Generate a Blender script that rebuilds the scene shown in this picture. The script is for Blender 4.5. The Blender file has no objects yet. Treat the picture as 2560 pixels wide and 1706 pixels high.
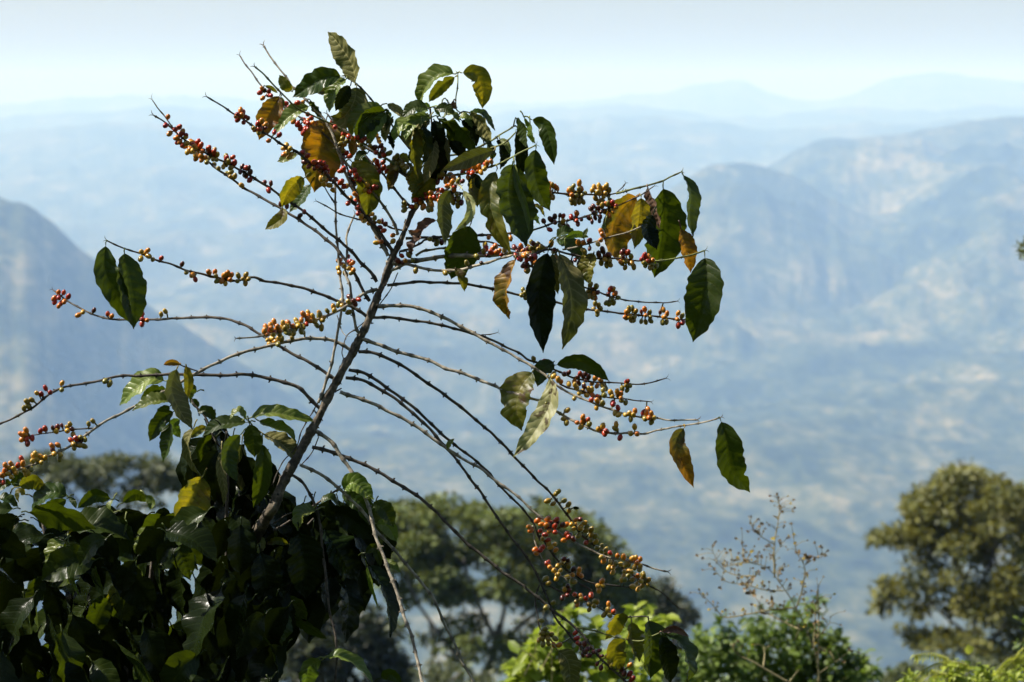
import bpy, math, random
import numpy as np
from mathutils import Vector, Matrix, noise as mnoise
RND = random.Random(7)
S = bpy.context.scene
COL = S.collection

# ------------------------------------------------------------------ camera
FPX = 6044.0                       # focal length in photo pixels (85 mm on 36 mm)
HORIZON = 230.0
EYE = 1.7
PITCH = math.atan((853 - HORIZON) / FPX)
Rv = Vector((1, 0, 0)); Fv = Vector((0, math.cos(PITCH), -math.sin(PITCH))); Uv = Vector((0, math.sin(PITCH), math.cos(PITCH)))
CAMP = Vector((0, 0, EYE))
D0 = 3.93                          # distance to the coffee tree
cd = bpy.data.cameras.new('camera'); cam = bpy.data.objects.new('camera', cd); COL.objects.link(cam)
cam.location = CAMP; cam.rotation_euler = (math.pi / 2 - PITCH, 0, 0)
cd.sensor_width = 36; cd.lens = 85.0; cd.clip_start = 0.1; cd.clip_end = 200000
cd.dof.use_dof = True; cd.dof.focus_distance = D0 + .03; cd.dof.aperture_fstop = 8.0; cd.dof.aperture_blades = 7
S.camera = cam

# ------------------------------------------------------------------ world + sun + exposure
SUN = Vector((-0.63, 0.09, 0.75)).normalized()
w = bpy.data.worlds.new('World'); S.world = w; w.use_nodes = True
nt = w.node_tree; bg = nt.nodes['Background']; sky = nt.nodes.new('ShaderNodeTexSky')
sky.sky_type = 'NISHITA'; sky.sun_disc = False; sky.sun_elevation = math.asin(SUN.z)
sky.sun_rotation = math.atan2(SUN.x, SUN.y); sky.altitude = 900; sky.dust_density = 1.8; sky.air_density = 1.2
nt.links.new(sky.outputs[0], bg.inputs[0]); bg.inputs[1].default_value = 0.056
sd = bpy.data.lights.new('sun', 'SUN'); so = bpy.data.objects.new('sun', sd); COL.objects.link(so)
sd.energy = 5.0; sd.angle = math.radians(0.55); sd.color = (1.0, 0.95, 0.86)
so.rotation_euler = SUN.to_track_quat('Z', 'Y').to_euler(); so.location = (-5, 0, 12)
S.view_settings.view_transform = 'Standard'; S.view_settings.look = 'None'; S.view_settings.gamma = 1; S.view_settings.exposure = 1.0
c = S.cycles
c.max_bounces = 6; c.diffuse_bounces = 3; c.glossy_bounces = 2; c.transmission_bounces = 4; c.volume_bounces = 2
c.transparent_max_bounces = 4; c.caustics_reflective = False; c.caustics_refractive = False; c.use_denoising = True
c.use_adaptive_sampling = True; c.adaptive_threshold = 0.02

HAZE_DENSITY = 1.3e-4
HAZE_COLOR = (0.37, 0.59, 1.0)

# ------------------------------------------------------------------ helpers
def at(px, py, d=D0):
    return CAMP + Rv * ((px - 1280) / FPX * d) + Uv * ((853 - py) / FPX * d) + Fv * d
def pix(p):
    v = p - CAMP; d = v.dot(Fv)
    return 1280 + v.dot(Rv) / d * FPX, 853 - v.dot(Uv) / d * FPX, d
CROPS = dict(C1=(350, 50, 3.92), C2=(600, 50, 3.92), C3=(950, 130, 3.92), C4=(600, 400, 3.92), C5=(950, 400, 3.92), C6=(1300, 400, 3.5636),
             D1=(0, 560, 2.8), D2=(550, 650, 2.8), D3=(1200, 850, 2.8), D4=(1200, 1180, 2.981), D5=(650, 1180, 2.981), D6=(0, 1100, 2.5875),
             D7=(350, 900, 3.92), E4=(300, 1200, 3.098), E8=(0, 1000, 5.2275), E7=(1650, 1200, 3.098), F6=(2100, 1400, 5.115), PX=(0, 0, 1.0))
def cp(k, x, y):
    a, b, s = CROPS[k]; return (a + x / s, b + y / s)

class MB:
    def __init__(s): s.v = []; s.f = []; s.uv = []; s.c = []; s.n = 0
    def add(s, v, f, uv=None, col=None):
        o = len(s.v); s.v += [tuple(p) for p in v]; s.f += [tuple(i + o for i in q) for q in f]
        s.uv += list(uv) if uv is not None else [(0, 0)] * len(v)
        s.c += list(col) if col is not None else [(1, 1, 1)] * len(v)
    def build(s, name, mat, parent=None, origin=None, smooth=True):
        me = bpy.data.meshes.new(name)
        org = Vector(origin) if origin is not None else Vector(s.v[0])
        a = np.array(s.v, dtype=np.float64) - np.array(org)
        me.from_pydata(a.tolist(), [], s.f)
        lv = np.zeros(len(me.loops), dtype=np.int32); me.loops.foreach_get('vertex_index', lv)
        uvl = me.uv_layers.new(name='UVMap'); uvl.data.foreach_set('uv', np.array(s.uv, dtype=np.float32)[lv].ravel())
        ca = me.color_attributes.new('Col', 'FLOAT_COLOR', 'POINT')
        cc = np.ones((len(s.v), 4), dtype=np.float32); cc[:, :3] = np.array(s.c, dtype=np.float32); ca.data.foreach_set('color', cc.ravel())
        me.polygons.foreach_set('use_smooth', [smooth] * len(me.polygons))
        me.materials.append(mat)
        o = bpy.data.objects.new(name, me); COL.objects.link(o)
        if parent is not None:
            o.parent = parent; pw = WLOC[parent.name]; o.location = org - pw
        else: o.location = org
        WLOC[o.name] = org
        return o
WLOC = {}
def empty(name, loc):
    o = bpy.data.objects.new(name, None); COL.objects.link(o); o.location = loc; o.empty_display_size = .1; WLOC[o.name] = Vector(loc); return o
def tag(o, label=None, cat=None, group=None, kind=None):
    if label: o['label'] = label
    if cat: o['category'] = cat
    if group: o['group'] = group
    if kind: o['kind'] = kind
    return o

def spline(pts, step):
    """Catmull-Rom through rows of any width; step in units of the first 3 columns"""
    P = np.array(pts, dtype=float)
    if len(P) == 2: P = np.array([P[0], (P[0] + P[1]) / 2, P[1]])
    P = np.vstack([2 * P[0] - P[1], P, 2 * P[-1] - P[-2]]); out = []
    for i in range(1, len(P) - 2):
        L = np.linalg.norm((P[i + 1] - P[i])[:3]); n = max(1, int(L / step))
        for j in range(n):
            t = j / n; a, b, c_, d = P[i - 1], P[i], P[i + 1], P[i + 2]
            out.append(.5 * ((2 * b) + (-a + c_) * t + (2 * a - 5 * b + 4 * c_ - d) * t * t + (-a + 3 * b - 3 * c_ + d) * t ** 3))
    out.append(P[-2]); return np.array(out)

def tube(mb, P, R, seg=8, node=None, rough=0.0, cap=True):
    """P (n,3) world points, R radii, node darkness per ring"""
    P = np.asarray(P, float); n = len(P)
    T = np.gradient(P, axis=0); T /= np.linalg.norm(T, axis=1)[:, None] + 1e-12
    nn = np.cross(T[0], (0, 1, 0.1)); nn /= np.linalg.norm(nn) + 1e-12
    vs, uv, cs = [], [], []; L = 0
    for i in range(n):
        nn = nn - T[i] * nn.dot(T[i]); nn /= np.linalg.norm(nn) + 1e-12; bb = np.cross(T[i], nn)
        if i: L += np.linalg.norm(P[i] - P[i - 1])
        for k in range(seg):
            a = 2 * math.pi * k / seg
            r = R[i]
            if rough: r *= 1 + rough * mnoise.noise(Vector((math.cos(a) * 1.3 + P[i][0] * 3, math.sin(a) * 1.3 + P[i][1] * 3, L * 30))) 
            vs.append(P[i] + (nn * math.cos(a) + bb * math.sin(a)) * r); uv.append((k / seg, L))
            q = node[i] if node is not None else 0; cs.append((q, q, q))
    f = [(i * seg + k, i * seg + (k + 1) % seg, (i + 1) * seg + (k + 1) % seg, (i + 1) * seg + k) for i in range(n - 1) for k in range(seg)]
    if cap: f += [tuple(range(seg))[::-1], tuple((n - 1) * seg + k for k in range(seg))]
    mb.add(vs, f, uv, cs)

# ------------------------------------------------------------------ materials
def newmat(name):
    m = bpy.data.materials.new(name); m.use_nodes = True; t = m.node_tree; t.nodes.clear(); return m, t, t.nodes, t.links
def ramp(N, els, interp='LINEAR'):
    r = N.new('ShaderNodeValToRGB'); r.color_ramp.interpolation = interp; e = r.color_ramp.elements
    while len(e) < len(els): e.new(.5)
    for q, (p, col) in zip(e, els): q.position = p; q.color = (*col, 1) if len(col) == 3 else col
    return r
def math_(N, Lk, op, a, b=None, c_=None):
    m = N.new('ShaderNodeMath'); m.operation = op
    for i, v in enumerate((a, b, c_)):
        if v is None: continue
        if isinstance(v, (int, float)): m.inputs[i].default_value = v
        else: Lk.new(v, m.inputs[i])
    return m.outputs[0]
def mixc(N, Lk, fac, a, b, bt='MIX'):
    m = N.new('ShaderNodeMix'); m.data_type = 'RGBA'; m.blend_type = bt
    for i, v in ((0, fac), (6, a), (7, b)):
        if isinstance(v, (int, float)): m.inputs[i].default_value = v
        elif isinstance(v, tuple): m.inputs[i].default_value = (*v, 1)
        else: Lk.new(v, m.inputs[i])
    return m.outputs[2]
def noise(N, Lk, vec, scale, det=4, rough=.55):
    n = N.new('ShaderNodeTexNoise'); n.inputs['Scale'].default_value = scale; n.inputs['Detail'].default_value = det; n.inputs['Roughness'].default_value = rough
    if vec is not None: Lk.new(vec, n.inputs['Vector'])
    return n.outputs['Fac']

def leaf_mat(name, base, alt, vein, trans, spots=0.0, spotcol=(.06, .03, .01), rough=.34, tr=.35, ribs=10, altlo=.45, althi=.62, spec=.5, edge=None, trans2=None, nsc=22):
    m, t, N, Lk = newmat(name)
    out = N.new('ShaderNodeOutputMaterial'); tc = N.new('ShaderNodeTexCoord'); oi = N.new('ShaderNodeObjectInfo')
    off = N.new('ShaderNodeVectorMath'); off.operation = 'ADD'; Lk.new(tc.outputs['Object'], off.inputs[0])
    cmb = N.new('ShaderNodeCombineXYZ'); r50 = math_(N, Lk, 'MULTIPLY', oi.outputs['Random'], 50.0)
    for i in range(3): Lk.new(r50, cmb.inputs[i])
    Lk.new(cmb.outputs[0], off.inputs[1]); vec = off.outputs[0]
    sp = N.new('ShaderNodeSeparateXYZ'); Lk.new(tc.outputs['UV'], sp.inputs[0]); u, v = sp.outputs[0], sp.outputs[1]
    au = math_(N, Lk, 'ABSOLUTE', u)
    mid = math_(N, Lk, 'SMOOTH_MIN', 1.0, math_(N, Lk, 'MAXIMUM', math_(N, Lk, 'SUBTRACT', 1.0, math_(N, Lk, 'MULTIPLY', au, 14.0)), 0.0), .1)
    ph = math_(N, Lk, 'MULTIPLY', math_(N, Lk, 'SUBTRACT', v, math_(N, Lk, 'MULTIPLY', math_(N, Lk, 'POWER', au, 1.3), .13)), 2 * math.pi * ribs)
    wv = math_(N, Lk, 'POWER', math_(N, Lk, 'ADD', math_(N, Lk, 'MULTIPLY', math_(N, Lk, 'COSINE', ph), .5), .5), 9.0)
    fine = noise(N, Lk, vec, 260, 2, .6)
    vm = math_(N, Lk, 'MAXIMUM', mid, math_(N, Lk, 'MULTIPLY', wv, .55))
    n1 = noise(N, Lk, vec, nsc, 5, .6)
    r1 = ramp(N, [(altlo, (0, 0, 0)), (althi, (1, 1, 1))]); Lk.new(n1, r1.inputs[0])
    col = mixc(N, Lk, r1.outputs[0], base, alt)
    col = mixc(N, Lk, math_(N, Lk, 'MULTIPLY', fine, .35), col, (0.02, 0.03, 0.006))
    if edge:
        er = ramp(N, [(.74, (0, 0, 0)), (1.0, (1, 1, 1))]); Lk.new(math_(N, Lk, 'ADD', au, math_(N, Lk, 'MULTIPLY', math_(N, Lk, 'SUBTRACT', n1, .5), .9)), er.inputs[0])
        col = mixc(N, Lk, er.outputs[0], col, edge)
    col = mixc(N, Lk, vm, col, vein)
    if spots:
        n2 = noise(N, Lk, vec, 45, 3, .5); r2 = ramp(N, [(.62 - spots * .1, (0, 0, 0)), (.66 - spots * .1, (1, 1, 1))]); Lk.new(n2, r2.inputs[0])
        col = mixc(N, Lk, r2.outputs[0], col, spotcol)
    hs = N.new('ShaderNodeHueSaturation'); Lk.new(col, hs.inputs['Color'])
    Lk.new(math_(N, Lk, 'MULTIPLY_ADD', oi.outputs['Random'], .5, .75), hs.inputs['Value']); Lk.new(math_(N, Lk, 'MULTIPLY_ADD', oi.outputs['Random'], .02, .49), hs.inputs['Hue'])
    pb = N.new('ShaderNodeBsdfPrincipled'); Lk.new(hs.outputs[0], pb.inputs['Base Color'])
    rr = math_(N, Lk, 'MULTIPLY_ADD', n1, .22, rough - .1); Lk.new(rr, pb.inputs['Roughness']); pb.inputs['Specular IOR Level'].default_value = spec
    tb = N.new('ShaderNodeBsdfTranslucent')
    tcol = mixc(N, Lk, r1.outputs[0], trans, trans2 or tuple(min(1, x * 1.2) for x in trans)); tcol = mixc(N, Lk, math_(N, Lk, 'MULTIPLY', vm, .7), tcol, tuple(x * .35 for x in trans)); Lk.new(tcol, tb.inputs[0])
    mx = N.new('ShaderNodeMixShader'); mx.inputs[0].default_value = tr; Lk.new(pb.outputs[0], mx.inputs[1]); Lk.new(tb.outputs[0], mx.inputs[2])
    bp = N.new('ShaderNodeBump'); bp.inputs['Distance'].default_value = .0012; bp.inputs['Strength'].default_value = .5
    h = math_(N, Lk, 'ADD', math_(N, Lk, 'MULTIPLY', vm, -.6), math_(N, Lk, 'MULTIPLY', fine, .35)); Lk.new(h, bp.inputs['Height'])
    Lk.new(bp.outputs[0], pb.inputs['Normal']); Lk.new(mx.outputs[0], out.inputs[0]); return m

LM = dict(
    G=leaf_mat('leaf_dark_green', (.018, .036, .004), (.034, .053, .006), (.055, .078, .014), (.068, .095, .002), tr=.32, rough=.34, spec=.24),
    K=leaf_mat('leaf_green_painted_shade', (.005, .010, .0015), (.009, .017, .003), (.014, .024, .005), (.012, .018, .001), tr=.15, rough=.26, spec=.11),  # leaf green taken almost to black, shade put into the colour
    L=leaf_mat('leaf_green_painted_lit', (.095, .135, .014), (.165, .195, .032), (.26, .29, .08), (.12, .19, .008), tr=.32, rough=.36, spec=.42),  # lighter copy of the leaf green, sunlight put into the colour
    Y=leaf_mat('leaf_yellow_green', (.055, .072, .008), (.17, .15, .012), (.20, .19, .04), (.17, .17, .005), spots=.3, tr=.40, rough=.42, spec=.35, trans2=(.40, .31, .008), nsc=16),
    O=leaf_mat('leaf_orange', (.075, .070, .008), (.30, .13, .010), (.42, .24, .03), (.13, .115, .004), spots=.8, tr=.40, rough=.45, spec=.35, spotcol=(.05, .018, .006), edge=(.14, .04, .008), trans2=(.46, .20, .004), nsc=13, altlo=.40, althi=.60),
    B=leaf_mat('leaf_dry_brown', (.13, .06, .04), (.22, .12, .07), (.28, .17, .10), (.16, .06, .03), spots=.5, tr=.2, rough=.6),
    P=leaf_mat('leaf_pale_underside', (.145, .135, .04), (.235, .205, .078), (.38, .33, .14), (.08, .09, .006), tr=.28, rough=.55, spec=.25),
    W=leaf_mat('leaf_underside_painted_lit', (.36, .36, .14), (.44, .42, .19), (.50, .49, .25), (.36, .38, .08), spots=.2, tr=.32, rough=.5, spec=.3),  # pale underside raised towards cream, bright sunlight painted in
)

def bark_mat(name, a, b, dark, sc=60):
    m, t, N, Lk = newmat(name); out = N.new('ShaderNodeOutputMaterial'); pb = N.new('ShaderNodeBsdfPrincipled'); tc = N.new('ShaderNodeTexCoord')
    n1 = noise(N, Lk, tc.outputs['Object'], sc, 6, .65); n0 = noise(N, Lk, tc.outputs['Object'], sc * .25, 3, .6)
    mp = N.new('ShaderNodeMapping'); mp.inputs['Scale'].default_value = (6, 90, 1); Lk.new(tc.outputs['UV'], mp.inputs[0])
    n2 = noise(N, Lk, mp.outputs[0], 1.0, 4, .6)
    r = ramp(N, [(.32, dark), (.47, a), (.66, b)]); Lk.new(math_(N, Lk, 'MULTIPLY_ADD', n2, .35, math_(N, Lk, 'MULTIPLY', n1, .65)), r.inputs[0])
    col = mixc(N, Lk, math_(N, Lk, 'MULTIPLY', math_(N, Lk, 'GREATER_THAN', n0, .56), .45), r.outputs[0], dark)
    at_ = N.new('ShaderNodeAttribute'); at_.attribute_name = 'Col'
    col = mixc(N, Lk, math_(N, Lk, 'MULTIPLY', at_.outputs['Fac'], .75), col, tuple(x * .6 for x in dark))
    Lk.new(col, pb.inputs['Base Color']); pb.inputs['Roughness'].default_value = .8
    bp = N.new('ShaderNodeBump'); bp.inputs['Distance'].default_value = .003; bp.inputs['Strength'].default_value = .9; Lk.new(n1, bp.inputs['Height']); Lk.new(bp.outputs[0], pb.inputs['Normal'])
    Lk.new(pb.outputs[0], out.inputs[0]); return m
M_BARK = bark_mat('bark_trunk', (.075, .055, .034), (.23, .185, .125), (.012, .009, .005), 60)
M_PALE = bark_mat('bark_pale_twig', (.27, .23, .165), (.46, .41, .32), (.06, .045, .03), 120)
M_DARK = bark_mat('bark_brown_twig', (.07, .053, .036), (.15, .12, .09), (.018, .013, .010), 120)
M_GREEN = bark_mat('bark_green_twig', (.17, .19, .05), (.26, .27, .09), (.06, .06, .02), 120)

def cherry_mat():
    m, t, N, Lk = newmat('cherry_skin'); out = N.new('ShaderNodeOutputMaterial'); pb = N.new('ShaderNodeBsdfPrincipled'); a = N.new('ShaderNodeAttribute'); a.attribute_name = 'Col'
    tc = N.new('ShaderNodeTexCoord'); n = noise(N, Lk, tc.outputs['Object'], 160, 3, .6)
    col = mixc(N, Lk, math_(N, Lk, 'MULTIPLY', n, .28), a.outputs['Color'], (.12, .05, .01), 'MIX'); Lk.new(col, pb.inputs['Base Color'])
    pb.inputs['Roughness'].default_value = .32; pb.inputs['Specular IOR Level'].default_value = .35
    pb.inputs['Coat Weight'].default_value = .25; pb.inputs['Coat Roughness'].default_value = .15
    Lk.new(pb.outputs[0], out.inputs[0]); return m
M_CH = cherry_mat()

# ------------------------------------------------------------------ leaf mesh
def leaf_geo(mb, pts3, width, roll, fold=.32, wave=.05, nl=40, nc=5, ribs=10, ribamp=.0011, seed=0, tipw=1.0, bites=0, curl=0.0):
    """pts3: spine world points base..tip, width in metres, roll about the spine from facing the camera"""
    rn = random.Random(seed)
    sp = spline(pts3, 1e9) if False else None
    P = np.array(pts3, float); Q = spline(P, max(1e-4, np.linalg.norm(np.diff(P, axis=0), axis=1).sum() / (nl * 3)))
    s = np.r_[0, np.cumsum(np.linalg.norm(np.diff(Q, axis=0), axis=1))]; Lt = s[-1]
    tt = np.linspace(0, 1, nl + 1); P = np.stack([np.interp(tt * Lt, s, Q[:, k]) for k in range(3)], 1)
    T = np.gradient(P, axis=0); T /= np.linalg.norm(T, axis=1)[:, None]
    ph = [rn.uniform(0, 6.28) for _ in range(6)]; fq = [rn.uniform(2.5, 4.5), rn.uniform(2.5, 4.5), rn.uniform(6, 9)]
    vs, uv = [], []
    w0 = width / 2
    Fn = np.array(Fv)
    bt = [(rn.uniform(.25, .8), rn.choice((-1, 1)), rn.uniform(.25, .5)) for _ in range(bites)]
    for i in range(nl + 1):
        t = tt[i]
        N0 = -Fn - T[i] * (-Fn).dot(T[i]); ln = np.linalg.norm(N0)
        N0 = N0 / ln if ln > .15 else np.cross(T[i], np.array([1, 0, 0.01])); N0 /= np.linalg.norm(N0)
        B0 = np.cross(T[i], N0)
        a = roll + curl * (t - .4)
        Nn = N0 * math.cos(a) + B0 * math.sin(a); Bn = np.cross(T[i], Nn)
        tb = (t - .05) / .95
        prof = 0.0 if tb <= 0 else tb ** .62 * (1 - tb) ** .85 / .367 * (1 if t < .87 else 1 - (t - .87) / .13 * .55)
        prof = max(prof, .018)
        for j in range(-nc, nc + 1):
            u = j / nc; au = abs(u); side = 1 if u >= 0 else -1
            pf = prof * (1 + .022 * math.cos(2 * math.pi * ribs * (t - .13) + .6) + .035 * math.sin(fq[2] * 2 * t * 3.14 + ph[4] + side) + .03 * math.sin(25 * t + ph[5] * side))
            for (bt_, bs, bw) in bt:
                if bs == side: pf *= 1 - bw * math.exp(-((t - bt_) / .035) ** 2)
            x = w0 * pf * u
            z = w0 * pf * (fold * au ** 1.2) * 1.0
            z += wave * w0 * 2 * au ** 1.6 * math.sin(fq[0 if side > 0 else 1] * 2 * math.pi * t + ph[0 if side > 0 else 1]) * prof
            rb = math.cos(2 * math.pi * ribs * (t - .13 * au ** 1.3))
            z += -ribamp * (max(0, rb) ** 2.0) * min(1, au * 5) * (1 - au * .3) * (1 if prof > .2 else prof * 5) - ribamp * 1.2 * math.exp(-(au * 9) ** 2)
            vs.append(P[i] + Bn * x + Nn * z); uv.append((u, t))
    W = 2 * nc + 1
    f = [(i * W + j, i * W + j + 1, (i + 1) * W + j + 1, (i + 1) * W + j) for i in range(nl) for j in range(2 * nc)]
    mb.add(vs, f, uv)

def choose_roll(p0, p1, mode, rn):
    T = (Vector(p1) - Vector(p0)).normalized(); N0 = -Fv - T * (-Fv).dot(T)
    if N0.length < .15: return 0
    N0.normalize(); B0 = T.cross(N0); best = []
    for a in (np.linspace(-1.15, 1.15, 24)):
        N = N0 * math.cos(a) + B0 * math.sin(a); best.append((N.dot(SUN), a))
    best.sort()
    if mode == 'l': c_ = [b for b in best if b[0] > .48] or best[-3:]; c_.sort(key=lambda b: abs(b[1])); return c_[min(len(c_) - 1, rn.randint(0, 3))][1]
    if mode == 'd': c_ = [b for b in best if b[0] < -.2] or best[:3]; c_.sort(key=lambda b: abs(b[1])); return c_[min(len(c_) - 1, rn.randint(0, 3))][1]
    return rn.uniform(-.45, .45)
# ------------------------------------------------------------------ terrain
def hashn(ix, iy, s):
    h = (ix.astype(np.int64) * 374761393 + iy.astype(np.int64) * 668265263 + s * 1442695041) & 0x7fffffff
    h = ((h ^ (h >> 13)) * 1274126177) & 0x7fffffff
    return ((h ^ (h >> 16)) & 0xffff) / 65535.0
def vnoise(x, y, s):
    ix = np.floor(x); iy = np.floor(y); fx = x - ix; fy = y - iy; fx = fx * fx * (3 - 2 * fx); fy = fy * fy * (3 - 2 * fy)
    a = hashn(ix, iy, s); b = hashn(ix + 1, iy, s); c_ = hashn(ix, iy + 1, s); d = hashn(ix + 1, iy + 1, s)
    return (a * (1 - fx) + b * fx) * (1 - fy) + (c_ * (1 - fx) + d * fx) * fy
def fbm(x, y, s, o=5, ridge=False):
    v = 0; amp = .5; tot = 0
    for k in range(o):
        n = vnoise(x * 2 ** k + k * 17.3, y * 2 ** k - k * 9.1, s + k)
        if ridge: n = 1 - abs(2 * n - 1)
        v = v + n * amp; tot += amp; amp *= .5
    return v / tot
RIDGES = [  # distance, front slope, back slope, skyline in photo columns, noise amplitude
    (5600, .19, .30, [(-2500, 700), (-1200, 560), (-500, 470), (-120, 470), (0, 478), (60, 488), (140, 535), (230, 615), (330, 715), (450, 785), (560, 850), (680, 930), (900, 1100), (3500, 2600)], 38),
    (8300, .22, .25, [(-3000, 1500), (1300, 760), (1500, 600), (1620, 520), (1690, 462), (1725, 428), (1775, 400), (1850, 390), (1905, 404), (1960, 426), (2010, 446), (2100, 500), (2250, 560), (2560, 640), (3400, 560)], 95),
    (10500, .13, .25, [(-3000, 1200), (1500, 620), (1800, 470), (1930, 408), (1990, 368), (2055, 340), (2120, 334), (2200, 334), (2320, 324), (2370, 303), (2420, 291), (2490, 290), (2560, 297), (2900, 260), (3600, 330)], 120),
    (13500, .10, .2, [(-3000, 350), (-200, 470), (200, 450), (420, 400), (520, 430), (800, 470), (1200, 440), (1500, 400), (1800, 420), (3500, 420)], 90),
    (16500, .10, .2, [(-3000, 300), (0, 340), (300, 300), (600, 330), (1000, 345), (1400, 300), (1650, 290), (1900, 320), (2200, 300), (3600, 300)], 70),
    (21000, .10, .2, [(-3000, 260), (0, 292), (240, 276), (420, 262), (600, 284), (860, 296), (1100, 312), (1250, 290), (1400, 268), (1560, 262), (1700, 276), (1900, 290), (2050, 274), (2200, 262), (2300, 280), (2450, 262), (3600, 250)], 60),
    (28000, .15, .2, [(-3000, 235), (0, 262), (380, 236), (620, 245), (760, 275), (1200, 262), (1500, 250), (1640, 238), (1720, 205), (1800, 193), (1870, 204), (1930, 235), (2050, 255), (2140, 228), (2230, 190), (2340, 172), (2430, 190), (2490, 206), (2560, 198), (3000, 190), (3800, 240)], 15),
]
FLOOR = -700.0
def height(r, th):
    x = r * np.sin(th); y = r * np.cos(th)
    thc = np.clip(th, -1.1, 1.1); px = 1280 + FPX * np.tan(thc) * .5 + FPX * thc * .5
    px = np.clip(px, -3000, 3800)
    near = -.1 - .33 * r - 1.2 * (1 - np.exp(-r / 4))
    up = np.clip(-np.cos(th) * 1.25 - .1, 0, 1)            # unseen rise added behind the camera to block haze light
    near = near * (1 - up) + up * (np.minimum(.50 * r, 235 + .02 * r - .0) - 1.3) + 0 * r
    near = np.where(up > 0, np.minimum(near, 250 - .06 * np.maximum(r - 900, 0)), near)
    fl = FLOOR + 60 * (fbm(x / 1800, y / 1800, 3) - .5) + 230 * (fbm(x / 1100, y / 1100, 9, 6, True) - .5) * np.clip((r - 2600) / 2500, 0.25, 1)
    fl = fl + np.clip((r - 9000) / 12000, 0, 1) * 180
    h = np.maximum(near, fl)
    # blend foot of our own hill
    for d, sf, sb, line, amp in RIDGES:
        lx = [a for a, b in line]; ly = [b for a, b in line]
        gx = np.arange(-3600, 4400, 20.0); ly_ = np.interp(gx, lx, ly); ker = np.hanning(9 if d > 24000 else 13); ker /= ker.sum()
        gy = np.convolve(ly_, ker, 'same'); yy = np.interp(px, gx[10:-10], gy[10:-10]) + (fbm(px / 85, px * 0 + d, 5, 5) - .5) * 26
        yc = (853 - yy) / FPX; sl = (yc * math.cos(PITCH) - math.sin(PITCH)) / (yc * math.sin(PITCH) + math.cos(PITCH))
        cs = np.maximum(np.cos(thc), .4)
        top = sl * d * cs + EYE
        dd = r - d - 700 * (fbm(x / 1300, y / 1300, 77, 4) - .5)
        g = np.where(dd < 0, -dd * sf, dd * sb)
        rn_ = (fbm(x / (d * .10), y / (d * .10), 21, 6, True) - .62) * amp * 3.6 * np.clip(g / 140, .09, 1)
        h = np.maximum(h, top - g + rn_ - np.maximum(0, 30 - g * .1) * 0)
    return h
def build_ground():
    thf = np.radians(np.linspace(-16, 16, 560)); thc = np.radians(np.r_[np.linspace(-180, -17, 80), ])
    th = np.r_[thc, thf, np.radians(np.linspace(17, 178, 80))]
    r = np.r_[np.array([.5, 1.5, 3, 4.5, 6, 8, 11, 15, 20, 28, 40, 55, 75, 100, 140, 200, 300, 450, 650, 900, 1300, 1700, 1950]), np.geomspace(2100, 38000, 420)]
    TH, RR = np.meshgrid(th, r); H = height(RR, TH)
    X = RR * np.sin(TH); Y = RR * np.cos(TH); n, m = RR.shape
    V = np.stack([X, Y, H], -1).reshape(-1, 3); i = np.arange(n - 1)[:, None]; j = np.arange(m)[None, :]; j2 = (j + 1) % m
    Fc = np.stack([i * m + j, i * m + j2, (i + 1) * m + j2, (i + 1) * m + j], -1).reshape(-1, 4)
    me = bpy.data.meshes.new('ground'); V = np.vstack([V, [[0, 0, 0]]]); cen = len(V) - 1
    tri = [(cen, (k + 1) % m, k) for k in range(m)]
    me.from_pydata(V.tolist(), [], [tuple(q[::-1]) for q in Fc.tolist()] + tri); me.polygons.foreach_set('use_smooth', [True] * len(me.polygons))
    me.update(); o = bpy.data.objects.new('ground', me); COL.objects.link(o)
    m_, t, N, Lk = newmat('hills_scrub'); out = N.new('ShaderNodeOutputMaterial'); pb = N.new('ShaderNodeBsdfPrincipled'); g = N.new('ShaderNodeNewGeometry')
    mp = N.new('ShaderNodeMapping'); mp.inputs['Scale'].default_value = (.001, .001, .001); Lk.new(g.outputs['Position'], mp.inputs[0]); v = mp.outputs[0]
    big = noise(N, Lk, v, 1.6, 6, .62); mp2 = N.new('ShaderNodeMapping'); mp2.inputs['Scale'].default_value = (.001, .00042, .001); Lk.new(g.outputs['Position'], mp2.inputs[0]); v2 = mp2.outputs[0]
    medn = noise(N, Lk, v2, 8.0, 5, .65); fine = noise(N, Lk, v2, 38, 4, .7)
    s = math_(N, Lk, 'ADD', math_(N, Lk, 'MULTIPLY', big, .38), math_(N, Lk, 'ADD', math_(N, Lk, 'MULTIPLY', medn, .34), math_(N, Lk, 'MULTIPLY', fine, .36)))
    rp = ramp(N, [(.45, (.008, .014, .007)), (.52, (.032, .044, .018)), (.575, (.075, .080, .034)), (.635, (.17, .148, .075)), (.74, (.31, .25, .145))]); Lk.new(s, rp.inputs[0])
    ln = N.new('ShaderNodeVectorMath'); ln.operation = 'LENGTH'; Lk.new(g.outputs['Position'], ln.inputs[0])
    nr = ramp(N, [(.3, (1, 1, 1)), (.7, (0, 0, 0))]); Lk.new(math_(N, Lk, 'MULTIPLY', ln.outputs['Value'], 1 / 2600), nr.inputs[0])
    slope = noise(N, Lk, g.outputs['Position'], .35, 5, .7); sr = ramp(N, [(.35, (.012, .022, .008)), (.6, (.04, .055, .018)), (.75, (.10, .08, .04))]); Lk.new(slope, sr.inputs[0])
    Lk.new(mixc(N, Lk, nr.outputs[0], rp.outputs[0], sr.outputs[0]), pb.inputs['Base Color']); pb.inputs['Roughness'].default_value = .95; pb.inputs['Specular IOR Level'].default_value = .1
    Lk.new(pb.outputs[0], out.inputs[0]); me.materials.append(m_); tag(o, 'hazy valley and hills of dry fields and dark scrub', 'ground', kind='structure'); return o
build_ground()

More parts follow.
